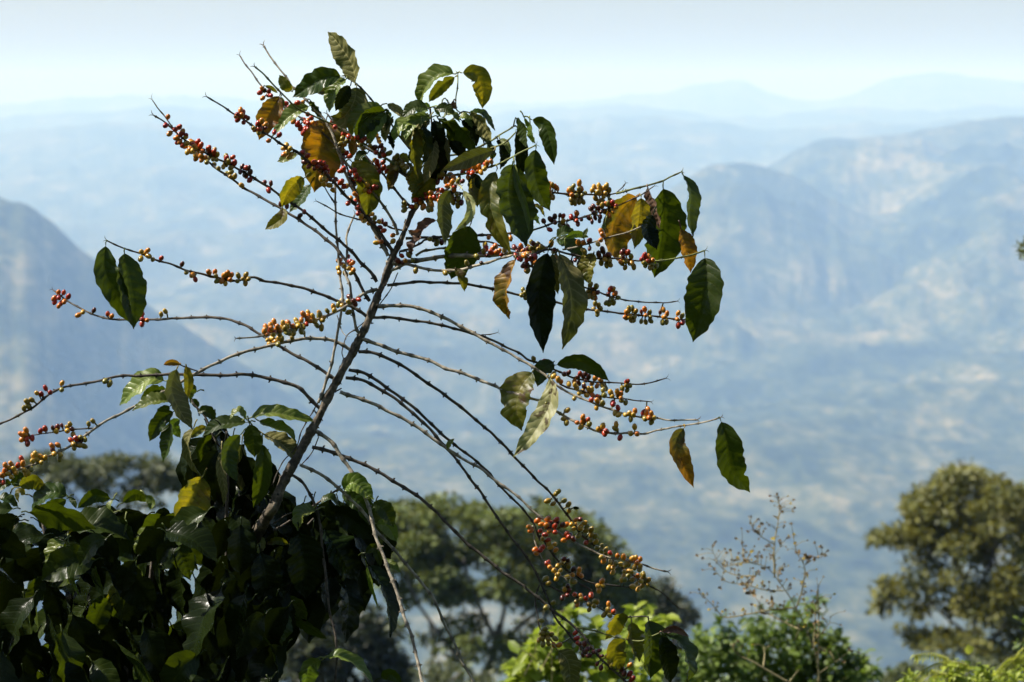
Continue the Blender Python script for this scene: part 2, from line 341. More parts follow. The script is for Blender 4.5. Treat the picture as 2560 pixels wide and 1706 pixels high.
def build_haze():
    mb = MB(); a = 39500; z0, z1 = -860, 330
    vs = [(x, y, z) for z in (z0, z1) for x, y in ((-a, -a), (a, -a), (a, a), (-a, a))]
    mb.add(vs, [(3, 2, 1, 0), (4, 5, 6, 7), (0, 1, 5, 4), (1, 2, 6, 5), (2, 3, 7, 6), (3, 0, 4, 7)])
    m, t, N, Lk = newmat('haze_air'); out = N.new('ShaderNodeOutputMaterial'); pv = N.new('ShaderNodeVolumePrincipled')
    pv.inputs['Color'].default_value = (*HAZE_COLOR, 1); pv.inputs['Absorption Color'].default_value = (.84, .90, .985, 1)
    pv.inputs['Density'].default_value = HAZE_DENSITY; pv.inputs['Anisotropy'].default_value = 0.0
    Lk.new(pv.outputs[0], out.inputs['Volume'])
    o = mb.build('haze', m, smooth=False, origin=(0, 0, 0)); tag(o, 'pale blue haze filling the valley air', 'haze', kind='stuff')
build_haze()
# ------------------------------------------------------------------ coffee tree: stems and branches
# rows: material, width at start / end in photo pixels, depth change towards the tip in metres, points (start at the trunk)
TRUNK = [(('C3', 490, 550)), ('C3', 505, 680), ('C3', 512, 860), ('PX', 1082, 420), ('PX', 1068, 470), ('C4', 1745, 440), ('C4', 1700, 500), ('C4', 1645, 620), ('C4', 1590, 745), ('C4', 1545, 860),
         ('C4', 1480, 990), ('D2', 1150, 150), ('D2', 1115, 230), ('D2', 1075, 335), ('D2', 1030, 440), ('D2', 975, 560), ('D2', 922, 660), ('D2', 862, 770), ('D2', 812, 860), ('D2', 757, 960),
         ('D2', 705, 1070), ('D2', 648, 1185), ('D2', 590, 1290), ('D2', 540, 1380), ('D2', 478, 1480), ('E4', 1185, 210), ('E4', 1110, 330), ('E4', 1040, 480), ('E4', 980, 700), ('E4', 940, 1000), ('PX', 590, 1700), ('PX', 560, 2300), ('PX', 550, 4000), ('PX', 545, 5400)]
TRW = [5, 6, 7, 8, 9, 13, 14, 15, 17, 19, 25, 24, 25, 27, 28, 29, 30, 31, 33, 36, 36, 37, 38, 39, 42, 44, 46, 48, 50, 54, 60, 70, 85, 95]
BR = [
 ('d', 9, 4, -.10, [('D2', 1098, 155), ('C4', 1240, 1060), ('C4', 1100, 910), ('C4', 960, 780), ('C4', 870, 715), ('C4', 740, 600), ('C4', 620, 500), ('C4', 480, 410), ('C4', 300, 285), ('C4', 90, 150), ('C1', 880, 1420), ('C1', 750, 1360), ('C1', 580, 1270), ('C1', 440, 1180), ('C1', 350, 1100), ('C1', 240, 1000), ('C1', 125, 930)]),
 ('p', 4, 2.5, -.02, [('C1', 360, 1100), ('C1', 290, 1010), ('C1', 230, 930), ('C1', 180, 870), ('C1', 115, 775)]),
 ('d', 9, 5, .12, [('C4', 1275, 1385), ('C4', 1220, 1300), ('C4', 1140, 1150), ('C4', 1070, 1030), ('C4', 960, 890), ('C4', 850, 780), ('C4', 740, 700), ('C4', 540, 565), ('C4', 310, 425), ('C4', 150, 335), ('C4', 40, 280), ('C1', 900, 1560), ('C1', 780, 1480), ('C1', 670, 1390), ('C1', 600, 1330), ('C1', 480, 1220)]),
 ('d', 10, 4, -.25, [('C4', 1515, 920), ('C4', 1400, 760), ('C4', 1330, 660), ('C4', 1260, 590), ('C4', 1180, 490), ('C4', 1080, 390), ('C4', 960, 270), ('C1', 1840, 1530), ('C1', 1730, 1450), ('C1', 1640, 1380), ('C1', 1520, 1290), ('C1', 1380, 1215), ('C1', 1290, 1150), ('C1', 1160, 1080), ('C1', 1060, 1010), ('C1', 950, 940), ('C1', 850, 870), ('C1', 760, 820), ('C1', 645, 745)]),
 ('p', 10, 4, .10, [('C4', 1450, 945), ('C4', 1390, 830), ('C4', 1300, 650), ('C4', 1200, 480), ('C4', 1090, 250), ('C4', 1010, 70), ('C2', 900, 1100), ('C2', 760, 900), ('C2', 525, 665), ('C2', 460, 570), ('C2', 330, 405), ('C2', 225, 245)]),
 ('d', 7, 3.5, .16, [('C4', 1440, 900), ('C4', 1340, 700), ('C4', 1150, 330), ('C2', 950, 1250), ('C2', 680, 1020), ('C2', 480, 880), ('C1', 1270, 740), ('C1', 1190, 650), ('C1', 1105, 535), ('C1', 1040, 450), ('C1', 970, 340)]),
 ('p', 8, 5, -.06, [('C4', 1550, 730), ('C4', 1500, 610), ('C4', 1420, 470), ('C4', 1310, 320), ('C4', 1200, 200), ('C4', 1100, 90), ('C4', 1010, 0), ('C2', 950, 1270)]),
 ('g', 6, 4, -.12, [('C2', 1560, 1450), ('C2', 1200, 1200), ('C2', 850, 1000), ('C2', 560, 870), ('C2', 480, 790), ('C2', 400, 710), ('C2', 320, 630), ('C2', 230, 530), ('C2', 145, 455)]),
 ('d', 6, 4, .02, [('PX', 1075, 410), ('C2', 1700, 1280), ('C2', 1590, 1180), ('C2', 1450, 980), ('C2', 1360, 860), ('C2', 1300, 800), ('C2', 1230, 720), ('C2', 1160, 640), ('C2', 1110, 600), ('C2', 1040, 560)]),
 ('d', 9, 5, .04, [('PX', 1062, 478), ('C5', 340, 205), ('C5', 230, 140), ('C5', 130, 60), ('C2', 1560, 1450), ('C2', 1430, 1360), ('C2', 1300, 1290), ('C2', 1200, 1230), ('C2', 1080, 1130), ('C2', 950, 1020), ('C2', 850, 920)]),
 ('d', 8, 4, .06, [('C4', 1690, 480), ('C4', 1600, 390), ('C4', 1500, 270), ('C4', 1400, 140), ('C2', 1330, 1440), ('C2', 1240, 1340), ('C2', 1180, 1240)]),
 ('d', 5, 3, -.08, [('C4', 1590, 690), ('C4', 1500, 670), ('C4', 1380, 625), ('C4', 1200, 590), ('C4', 1040, 550), ('C4', 940, 510), ('C4', 850, 460), ('C4', 745, 400)]),
 ('p', 8, 5, .14, [('D2', 690, 1000), ('D2', 720, 920), ('D2', 760, 800), ('D2', 790, 680), ('D2', 820, 540), ('D2', 840, 420), ('C4', 1000, 1350), ('C4', 990, 1200), ('C4', 975, 1050), ('C4', 960, 870), ('C4', 945, 700), ('C4', 935, 500), ('C4', 935, 310), ('C4', 925, 100), ('C4', 985, -60)]),
 ('d', 4, 3, .0, [('C4', 930, 430), ('C4', 880, 350), ('C4', 820, 250)]),
 ('p', 8, 5, .10, [('D2', 985, 520), ('D2', 950, 470), ('D2', 930, 340), ('C4', 1100, 1400), ('C4', 1080, 1250), ('C4', 1030, 1100), ('C4', 1045, 920), ('C4', 1040, 770), ('C4', 1080, 640), ('C4', 1130, 530)]),
 ('d', 3, 3, -.03, [('D2', 1245, 90), ('D2', 1190, 220), ('D2', 1110, 320), ('D2', 1050, 400), ('D2', 960, 480), ('D2', 885, 540), ('D2', 855, 640), ('D2', 865, 690)]),
 ('p', 2.5, 2.5, -.02, [('D2', 818, 385), ('D2', 850, 490), ('D2', 885, 540)]),
 ('d', 3.5, 3, -.04, [('D2', 850, 900), ('D2', 740, 960), ('D2', 680, 1010), ('D2', 640, 1080), ('D2', 575, 1190), ('D2', 540, 1300), ('D2', 440, 1420), ('D2', 370, 1568)]),
 ('d', 3, 3, .02, [('D2', 690, 1240), ('D2', 640, 1350), ('D2', 575, 1430)]),
 ('d', 9, 4, -.15, [('D2', 1040, 405), ('C4', 1100, 1440), ('C4', 990, 1400), ('C4', 900, 1360), ('C4', 820, 1325), ('C4', 650, 1265), ('C4', 520, 1235), ('C4', 380, 1205), ('C4', 240, 1185), ('C4', 120, 1150), ('D1', 1650, 400), ('D1', 1500, 375), ('D1', 1400, 350), ('D1', 1300, 320), ('D1', 1150, 270), ('D1', 1000, 215), ('D1', 850, 165), ('D1', 745, 115)]),
 ('d', 9, 4, .20, [('D2', 820, 845), ('D2', 740, 790), ('D2', 630, 720), ('D2', 510, 660), ('D2', 400, 595), ('D2', 290, 525), ('D2', 200, 470), ('D2', 100, 430), ('D1', 1490, 655), ('D1', 1270, 660), ('D1', 1060, 670), ('D1', 900, 672), ('D1', 800, 668), ('D1', 700, 650), ('D1', 600, 610), ('D1', 480, 545), ('D1', 370, 460)]),
 ('p', 9, 4, -.30, [('D2', 1100, 205), ('D2', 1000, 240), ('D2', 900, 315), ('D2', 820, 360), ('D2', 700, 410), ('D2', 550, 460), ('D2', 450, 500), ('D2', 320, 530), ('D2', 210, 545), ('D2', 110, 550)]),
 ('p', 9, 6, -.22, [('D2', 912, 632), ('D2', 850, 595), ('D2', 770, 560), ('D2', 620, 550), ('D2', 480, 570), ('D2', 340, 600), ('D2', 220, 630), ('D2', 100, 670), ('D2', 0, 715), ('D1', 1440, 1010), ('D1', 1350, 1060), ('D1', 1270, 1105), ('D1', 1160, 1170), ('D1', 980, 1260), ('D1', 830, 1340), ('E8', 1290, 330), ('E8', 1100, 480), ('E8', 920, 600), ('E8', 800, 660), ('E8', 640, 740), ('E8', 480, 830), ('E8', 340, 880), ('E8', 200, 930), ('E8', 60, 990), ('E8', -200, 1060)]),
 ('d', 4, 3, -.04, [('E8', 1225, 370), ('E8', 1000, 385), ('E8', 800, 415), ('E8', 600, 440), ('E8', 370, 470)]),
 ('d', 4, 3, -.03, [('D1', 1400, 1035), ('D1', 1320, 1010), ('D1', 1260, 985), ('D1', 1230, 978)]),
 ('d', 10, 5, -.05, [('D2', 705, 1045), ('D2', 620, 960), ('D2', 540, 890), ('D2', 420, 850), ('D2', 300, 820), ('D2', 180, 805), ('D2', 0, 808), ('D1', 1380, 1055), ('D1', 1150, 1055), ('D1', 980, 1070), ('D1', 840, 1065), ('D1', 700, 1095), ('D1', 590, 1115), ('D1', 460, 1140), ('D1', 340, 1195), ('D1', 230, 1280), ('D1', 110, 1350), ('D1', -120, 1460)]),
 # right side
 ('d', 8, 4, .15, [('D2', 1170, 178), ('D2', 1300, 165), ('D2', 1450, 155), ('D2', 1680, 165), ('D2', 1800, 180), ('D2', 1935, 205), ('C6', 60, 1215), ('C6', 280, 1260), ('C6', 500, 1310), ('C6', 640, 1335), ('C6', 820, 1360), ('C6', 940, 1375), ('C6', 1190, 1395), ('C6', 1370, 1415), ('C6', 1510, 1425)]),
 ('p', 10, 4, -.20, [('D2', 1108, 328), ('D2', 1250, 320), ('D2', 1380, 335), ('D2', 1500, 375), ('D2', 1650, 450), ('D2', 1800, 530), ('D3', 140, 60), ('D3', 270, 130), ('D3', 370, 190), ('D3', 470, 260), ('D3', 540, 320), ('D3', 640, 380), ('D3', 760, 430), ('D3', 870, 470), ('D3', 990, 510), ('D3', 1130, 540), ('D3', 1240, 548), ('D3', 1350, 565), ('D3', 1520, 560)]),
 ('d', 8, 3.5, .10, [('D2', 1070, 405), ('D2', 1200, 405), ('D2', 1400, 430), ('D2', 1600, 470), ('D3', 60, -10), ('D3', 200, 60), ('D3', 280, 95), ('D3', 340, 140), ('D3', 430, 170), ('D3', 560, 225), ('D3', 660, 265), ('D3', 780, 295), ('D3', 900, 300), ('D3', 1050, 310), ('D3', 1150, 305), ('D3', 1300, 268)]),
 ('d', 5, 3, .03, [('D3', 560, 310), ('D3', 720, 365), ('D3', 870, 400), ('D3', 1000, 412), ('D3', 1100, 425), ('D3', 1195, 435)]),
 ('d', 3, 2, .03, [('D2', 1830, 525), ('D2', 1890, 520), ('D2', 1945, 508)]),
 ('p', 10, 4, -.28, [('D2', 988, 552), ('D2', 1100, 590), ('D2', 1230, 640), ('D2', 1420, 690), ('D2', 1560, 750), ('D2', 1700, 795), ('D2', 1850, 855), ('D3', 0, 285), ('D3', 100, 320), ('D3', 170, 355), ('D3', 360, 410), ('D3', 430, 430), ('D3', 520, 490), ('D3', 600, 540), ('D3', 680, 580), ('D3', 800, 630), ('D3', 900, 652), ('D3', 1050, 655), ('D3', 1150, 655), ('D3', 1260, 630), ('D3', 1400, 605), ('D3', 1550, 580), ('D3', 1690, 540)]),
 ('d', 9, 4, .18, [('D2', 968, 645), ('D2', 1050, 645), ('D2', 1150, 680), ('D2', 1300, 755), ('D2', 1450, 860), ('D2', 1600, 965), ('D2', 1720, 1060), ('D2', 1860, 1180), ('D3', 80, 650), ('D3', 170, 740), ('D3', 270, 850), ('D3', 400, 980), ('D3', 500, 1080), ('D3', 560, 1160), ('D3', 640, 1260), ('D3', 720, 1370), ('D3', 800, 1440), ('D4', 900, 600), ('D4', 960, 640), ('D4', 1050, 700), ('D4', 1150, 780), ('D4', 1250, 845), ('D4', 1340, 890), ('D4', 1420, 960), ('D4', 1490, 1020)]),
 ('p', 10, 4, -.10, [('D2', 838, 925), ('D2', 980, 970), ('D2', 1100, 1020), ('D2', 1220, 1080), ('D2', 1340, 1140), ('D2', 1450, 1220), ('D2', 1600, 1330), ('D2', 1740, 1415), ('D3', 0, 895), ('D3', 90, 970), ('D3', 220, 1060), ('D3', 330, 1160), ('D3', 450, 1260), ('D3', 560, 1350), ('D4', 640, 490), ('D4', 740, 545), ('D4', 860, 600), ('D4', 960, 640), ('D4', 1080, 660), ('D4', 1210, 690), ('D4', 1290, 720), ('D4', 1400, 740)]),
 ('d', 9, 3.5, .06, [('D2', 905, 768), ('D2', 1000, 790), ('D2', 1110, 850), ('D2', 1200, 920), ('D2', 1330, 1010), ('D2', 1480, 1150), ('D2', 1600, 1260), ('D2', 1700, 1340), ('D2', 1850, 1460), ('D3', 110, 990), ('D3', 200, 1085), ('D3', 300, 1190), ('D3', 380, 1290), ('D3', 420, 1400), ('D4', 450, 470), ('D4', 510, 570), ('D4', 600, 680), ('D4', 680, 750), ('D4', 800, 820), ('D4', 930, 840), ('D4', 1110, 865)]),
 ('d', 3, 2.5, .02, [('D4', 690, 790), ('D4', 750, 840), ('D4', 830, 882)]),
 ('d', 9, 5, .0, [('D2', 878, 830), ('D2', 1000, 840), ('D2', 1120, 910), ('D2', 1250, 990), ('D2', 1370, 1090), ('D2', 1480, 1200), ('D2', 1600, 1330), ('D2', 1720, 1490), ('D4', 0, 140), ('D4', 110, 310), ('D4', 210, 450), ('D4', 290, 560), ('D4', 380, 690), ('D4', 450, 820), ('D4', 510, 960), ('D4', 560, 1080), ('D4', 640, 1180), ('D4', 690, 1250), ('D4', 760, 1310)]),
 ('p', 4, 3, -.05, [('D4', 395, 400), ('D4', 410, 520), ('D4', 440, 600), ('D4', 490, 690), ('D4', 560, 750), ('D4', 640, 790)]),
 ('d', 5, 3, -.06, [('D4', 450, 820), ('D4', 540, 860), ('D4', 620, 900), ('D4', 720, 935), ('D4', 870, 1000), ('D4', 940, 1040), ('D4', 1040, 1070), ('D4', 1120, 1080), ('D4', 1230, 1075), ('D4', 1250, 1090)]),
 ('d', 4, 3, .0, [('D4', 445, 840), ('D4', 410, 960), ('D4', 430, 1060), ('D4', 445, 1160), ('D4', 490, 1210)]),
 ('d', 10, 6, -.05, [('D2', 645, 1310), ('D2', 720, 1325), ('D2', 880, 1380), ('D2', 1000, 1430), ('D2', 1100, 1480), ('D5', 980, 60), ('D5', 1190, 190), ('D5', 1290, 280), ('D5', 1380, 370), ('D5', 1480, 470), ('D5', 1570, 560), ('D5', 1670, 630), ('D5', 1810, 750), ('D5', 1980, 860), ('D4', 330, 860), ('D4', 460, 960), ('D4', 540, 1030), ('D4', 620, 1090), ('D4', 700, 1150), ('D4', 760, 1210), ('D4', 830, 1300), ('D4', 900, 1390), ('D4', 970, 1460), ('D4', 1050, 1530), ('D4', 1200, 1680)]),
 ('g', 5, 3, -.04, [('D4', 715, 1158), ('D4', 850, 1185), ('D4', 1050, 1240), ('D4', 1190, 1260), ('D4', 1250, 1240), ('D4', 1350, 1195)]),
 ('p', 11, 8, -.18, [('D2', 650, 1185), ('D2', 720, 1230), ('D2', 790, 1290), ('D2', 870, 1410), ('D2', 940, 1510), ('D5', 790, 210), ('D5', 830, 330), ('D5', 870, 500), ('D5', 920, 620), ('D5', 960, 740), ('D5', 1020, 900), ('D5', 1080, 1090), ('D5', 1130, 1230), ('D5', 1160, 1350), ('D5', 1190, 1480), ('D5', 1230, 1640)]),
 ('p', 9, 7, -.02, [('D2', 560, 1435), ('D2', 680, 1490), ('D5', 500, 50), ('D5', 570, 110), ('D5', 690, 220), ('D5', 790, 320), ('D5', 860, 430), ('D5', 960, 540), ('D5', 1060, 650), ('D5', 1220, 850), ('D5', 1300, 960), ('D5', 1380, 1140), ('D5', 1440, 1250), ('D5', 1490, 1380), ('D5', 1570, 1530), ('D5', 1630, 1680)]),
 ('d', 8, 6, -.05, [('D5', 250, 30), ('D5', 320, 80), ('D5', 370, 160), ('D5', 410, 250), ('D5', 440, 340), ('D5', 470, 600), ('D5', 500, 850), ('D5', 520, 1050), ('D5', 570, 1250), ('D5', 570, 1450), ('D5', 550, 1700)]),
 # upper right
 ('d', 8, 3, .05, [('C4', 1625, 768), ('C5', 400, 760), ('C5', 560, 755), ('C5', 970, 740), ('C5', 1080, 735), ('C5', 1470, 690), ('C6', 90, 630), ('C6', 210, 595), ('C6', 320, 560), ('C6', 440, 540), ('C6', 560, 510), ('C6', 640, 485), ('C6', 740, 450), ('C6', 870, 410), ('C6', 1080, 315), ('C6', 1200, 235)]),
 ('d', 8, 4, .12, [('PX', 1070, 470), ('C5', 800, 330), ('C5', 1200, 345), ('C5', 1390, 335), ('C6', 50, 298), ('C6', 230, 290), ('C6', 430, 305), ('C6', 650, 315), ('C6', 800, 308), ('C6', 900, 290)]),
 ('g', 6, 4, .02, [('C6', 860, 300), ('C6', 960, 275), ('C6', 1050, 250), ('C6', 1130, 225), ('C6', 1260, 195), ('C6', 1340, 150), ('C6', 1440, 108)]),
 ('d', 3, 3, .02, [('C6', 860, 290), ('C6', 910, 240), ('C6', 935, 205)]),
 ('d', 6, 4, .10, [('C5', 190, 900), ('C5', 290, 870), ('C5', 400, 820), ('C5', 500, 780), ('C5', 970, 800), ('C5', 1080, 810), ('C5', 1200, 850), ('C5', 1400, 900)]),
 ('p', 7, 4, .0, [('C5', 350, 940), ('C5', 420, 895), ('C5', 520, 880), ('C5', 600, 870), ('C5', 800, 865), ('C5', 960, 905)]),
 ('p', 13, 8, -.08, [('C5', 60, 1010), ('C5', 280, 1000), ('C5', 460, 975), ('C5', 600, 950), ('C5', 750, 940), ('C5', 1000, 940), ('C5', 1130, 930), ('C5', 1300, 920), ('C5', 1450, 920), ('C5', 1560, 890), ('C5', 1650, 850)]),
 ('p', 9, 6, -.16, [('C5', 70, 1100), ('C5', 170, 1060), ('C5', 250, 1025), ('C5', 330, 1040), ('C5', 450, 1070), ('C5', 620, 1085), ('C5', 800, 1080), ('C5', 930, 1040), ('C5', 1070, 1005), ('C5', 1160, 975), ('C5', 1300, 930)]),
 ('d', 7, 4, .03, [('C6', -60, 860), ('C6', 100, 840), ('C6', 250, 800), ('C6', 400, 830), ('C6', 560, 870), ('C6', 700, 880), ('C6', 820, 880), ('C6', 1060, 900), ('C6', 1220, 905)]),
 ('g', 5, 4, .02, [('C6', 1200, 906), ('C6', 1350, 890), ('C6', 1500, 855), ('C6', 1650, 808)]),
 ('p', 5, 3, -.05, [('C6', 380, 800), ('C6', 480, 780), ('C6', 640, 740), ('C6', 750, 700), ('C6', 930, 650), ('C6', 1090, 595)]),
 ('d', 6, 3, .05, [('C6', 60, 930), ('C6', 300, 1030), ('C6', 520, 1115), ('C6', 640, 1160), ('C6', 750, 1200), ('C6', 880, 1240), ('C6', 1150, 1270), ('C6', 1400, 1262)]),
 ('g', 6, 4, -.05, [('PX', 1082, 400), ('C3', 820, 990), ('C3', 900, 960), ('C3', 1050, 890), ('C3', 1180, 810), ('C3', 1310, 725)]),
 ('g', 6, 4, -.09, [('PX', 1082, 415), ('C3', 860, 1040), ('C3', 970, 1000), ('C3', 1100, 940), ('C3', 1230, 880), ('C3', 1330, 790)]),
 ('g', 6, 4, -.15, [('PX', 1080, 440), ('C3', 850, 1190), ('C3', 1090, 1125), ('C3', 1200, 1080), ('C3', 1340, 1010), ('C3', 1530, 910)]),
 ('d', 8, 4, -.16, [('PX', 1060, 482), ('C3', 400, 1440), ('C3', 500, 1420), ('C3', 650, 1350), ('C3', 740, 1300), ('C3', 790, 1320)]),
 ('g', 4, 3, .03, [('PX', 1080, 330), ('C3', 770, 620), ('C3', 750, 560), ('C3', 745, 450), ('C3', 760, 350), ('C3', 765, 215)]),
 ('g', 3, 3, .03, [('C3', 600, 540), ('C3', 610, 480), ('C3', 640, 462), ('C3', 665, 500)]),
]
BM = dict(d=M_DARK, p=M_PALE, g=M_GREEN)

base_ground = float(height(np.array([4.3]), np.array([-.15]))[0])
tree = tag(empty('coffee_tree', (at(545, 853, D0).x, D0 + .02, base_ground)), 'leaning coffee tree with bare arching branches full of red and yellow cherries', 'coffee tree')

def poly(pts, d0, dz, power=1.6):
    q = [cp(*p) for p in pts]; s = [0]
    for a, b in zip(q, q[1:]): s.append(s[-1] + math.hypot(b[0] - a[0], b[1] - a[1]))
    return [(x, y, d0 + dz * (t / s[-1]) ** power) for (x, y), t in zip(q, s)]
tp = [cp(*p) for p in TRUNK]
tcurve = spline([(x, y, w_ * float(np.interp(y, [500, 700, 1000, 1300, 2000], [.85, .70, .58, .56, .7]))) for (x, y), w_ in zip(tp, TRW)], 5)
def tdepth(y): return D0 + .05 * math.sin(y / 300.0) + .22 * min(1, max(0, (y - 1270) / 250))
mb = MB(); rn = random.Random(3)
rr = []; nd = []
for i, (x, y, w_) in enumerate(tcurve):
    k = math.exp(-((i % 9) - 4) ** 2 / 1.5)
    rr.append(w_ / 2 / FPX * D0 * (1 + .15 * k + .09 * rn.uniform(-1, 1) + .10 * mnoise.noise(Vector((i * .11, 3, 0))))); nd.append(.35 * k)
tube(mb, [at(x, y, tdepth(y)) for x, y, w_ in tcurve], rr, 20, nd, rough=.5)
# broken twig stubs and loose bark flakes along the trunk
for i in range(0, len(tcurve) - 60, 4):
    x, y, w_ = tcurve[i]
    if y < 480 or y > 1400: continue
    a = rn.uniform(0, 6.28); r0 = w_ / 2 / FPX * D0; L = rn.uniform(.3, 1.0) * .006
    dv = Rv * math.cos(a) + Fv * math.sin(a); p = at(x, y, tdepth(y)) + dv * r0 * .9
    tube(mb, [p, p + dv * L * .5 + Uv * rn.uniform(-.002, .004), p + dv * L + Uv * rn.uniform(-.004, .008)], [.0022, .0014, .0006], 5, [.8, .8, .8])
trunk = mb.build('trunk', M_BARK, tree, origin=at(545, 5400, D0))

branches = []      # (object, samples [(x,y,d)...])
bsamp = []; bobj = []
def dep_at(x, y):
    best = (1e9, D0)
    for tx, ty, tw in tcurve[::3]:
        q = math.hypot(tx - x, ty - y)
        if q < best[0]: best = (q, tdepth(ty))
    if best[0] > 22 and bsamp:
        for sm in bsamp:
            for (bx, by, bd) in sm[::2]:
                q = math.hypot(bx - x, by - y)
                if q < best[0]: best = (q, bd)
    return best[1]
for bi, (mt, w0, w1, dz, pts) in enumerate(BR):
    x0, y0 = cp(*pts[0]); d0 = dep_at(x0, y0)
    cur = spline(poly(pts, d0, dz), 4); rb = random.Random(100 + bi); n = len(cur)
    mb = MB(); nxt = rb.uniform(3, 8); nod = [0.0] * n; nubs = []
    while nxt < n - 1:
        k = int(nxt); nubs.append(k)
        for j in range(max(0, k - 2), min(n, k + 3)): nod[j] = max(nod[j], [1, .6, .15][abs(j - k)])
        nxt += rb.uniform(7.5, 12.5)
    cur[:, :2] += np.array([[mnoise.noise(Vector((i * .10, bi * 3.1, 0))) * 2.6, mnoise.noise(Vector((i * .10, bi * 3.1, 9))) * 2.6] for i in range(n)])
    R = [((w0 + (w1 - w0) * (i / n)) / 2 * .92 * (1 + .34 * nod[i])) / FPX * cur[i][2] for i in range(n)]
    R[-1] *= .5
    tube(mb, [at(*p) for p in cur], R, 8, [q * .8 for q in nod], rough=.12)
    for k in nubs:                                  # leaf scars and dry stipules at the nodes
        p = at(*cur[k]); T = (at(*cur[min(n - 1, k + 1)]) - at(*cur[max(0, k - 1)])).normalized(); A = T.cross(Fv).normalized(); rot = rb.uniform(-.6, .6)
        for sgn in (-1, 1):
            if rb.random() < .45: continue
            A2 = (A * math.cos(rot) + Fv * math.sin(rot)) * sgn; L = rb.uniform(.25, .8) * R[k]
            tube(mb, [p + A2 * R[k] * .7, p + A2 * (R[k] + L * .6) + T * L * .2, p + A2 * (R[k] + L) + T * L * .7], [R[k] * .5, R[k] * .38, R[k] * .14], 5, [.9, .9, .9])
    # little forked dry tip
    pE = at(*cur[-1]); T = (pE - at(*cur[-3])).normalized(); A = T.cross(Fv).normalized()
    for sgn in (-1, 1):
        L = rb.uniform(.004, .007); tube(mb, [pE - T * .001, pE + T * L * .6 + A * sgn * L * .35, pE + T * L + A * sgn * L * .9], [R[-2] * .5, R[-2] * .4, R[-2] * .15], 5, [.9, .9, .9])
    o = mb.build('branch' if w0 > 3.5 else 'twig', BM[mt], tree, origin=at(*cur[0]))
    bobj.append(o); bsamp.append([tuple(p) for p in cur])
BTREE = np.array([(x, y, d, k) for k, sm in enumerate(bsamp) for (x, y, d) in sm[::2]])
TS = np.array([(x, y, tdepth(y), -1) for x, y, w_ in tcurve]); 
def nearest(x, y, only_br=True):
    q = np.hypot(BTREE[:, 0] - x, BTREE[:, 1] - y); i = int(q.argmin()); return BTREE[i], q[i]
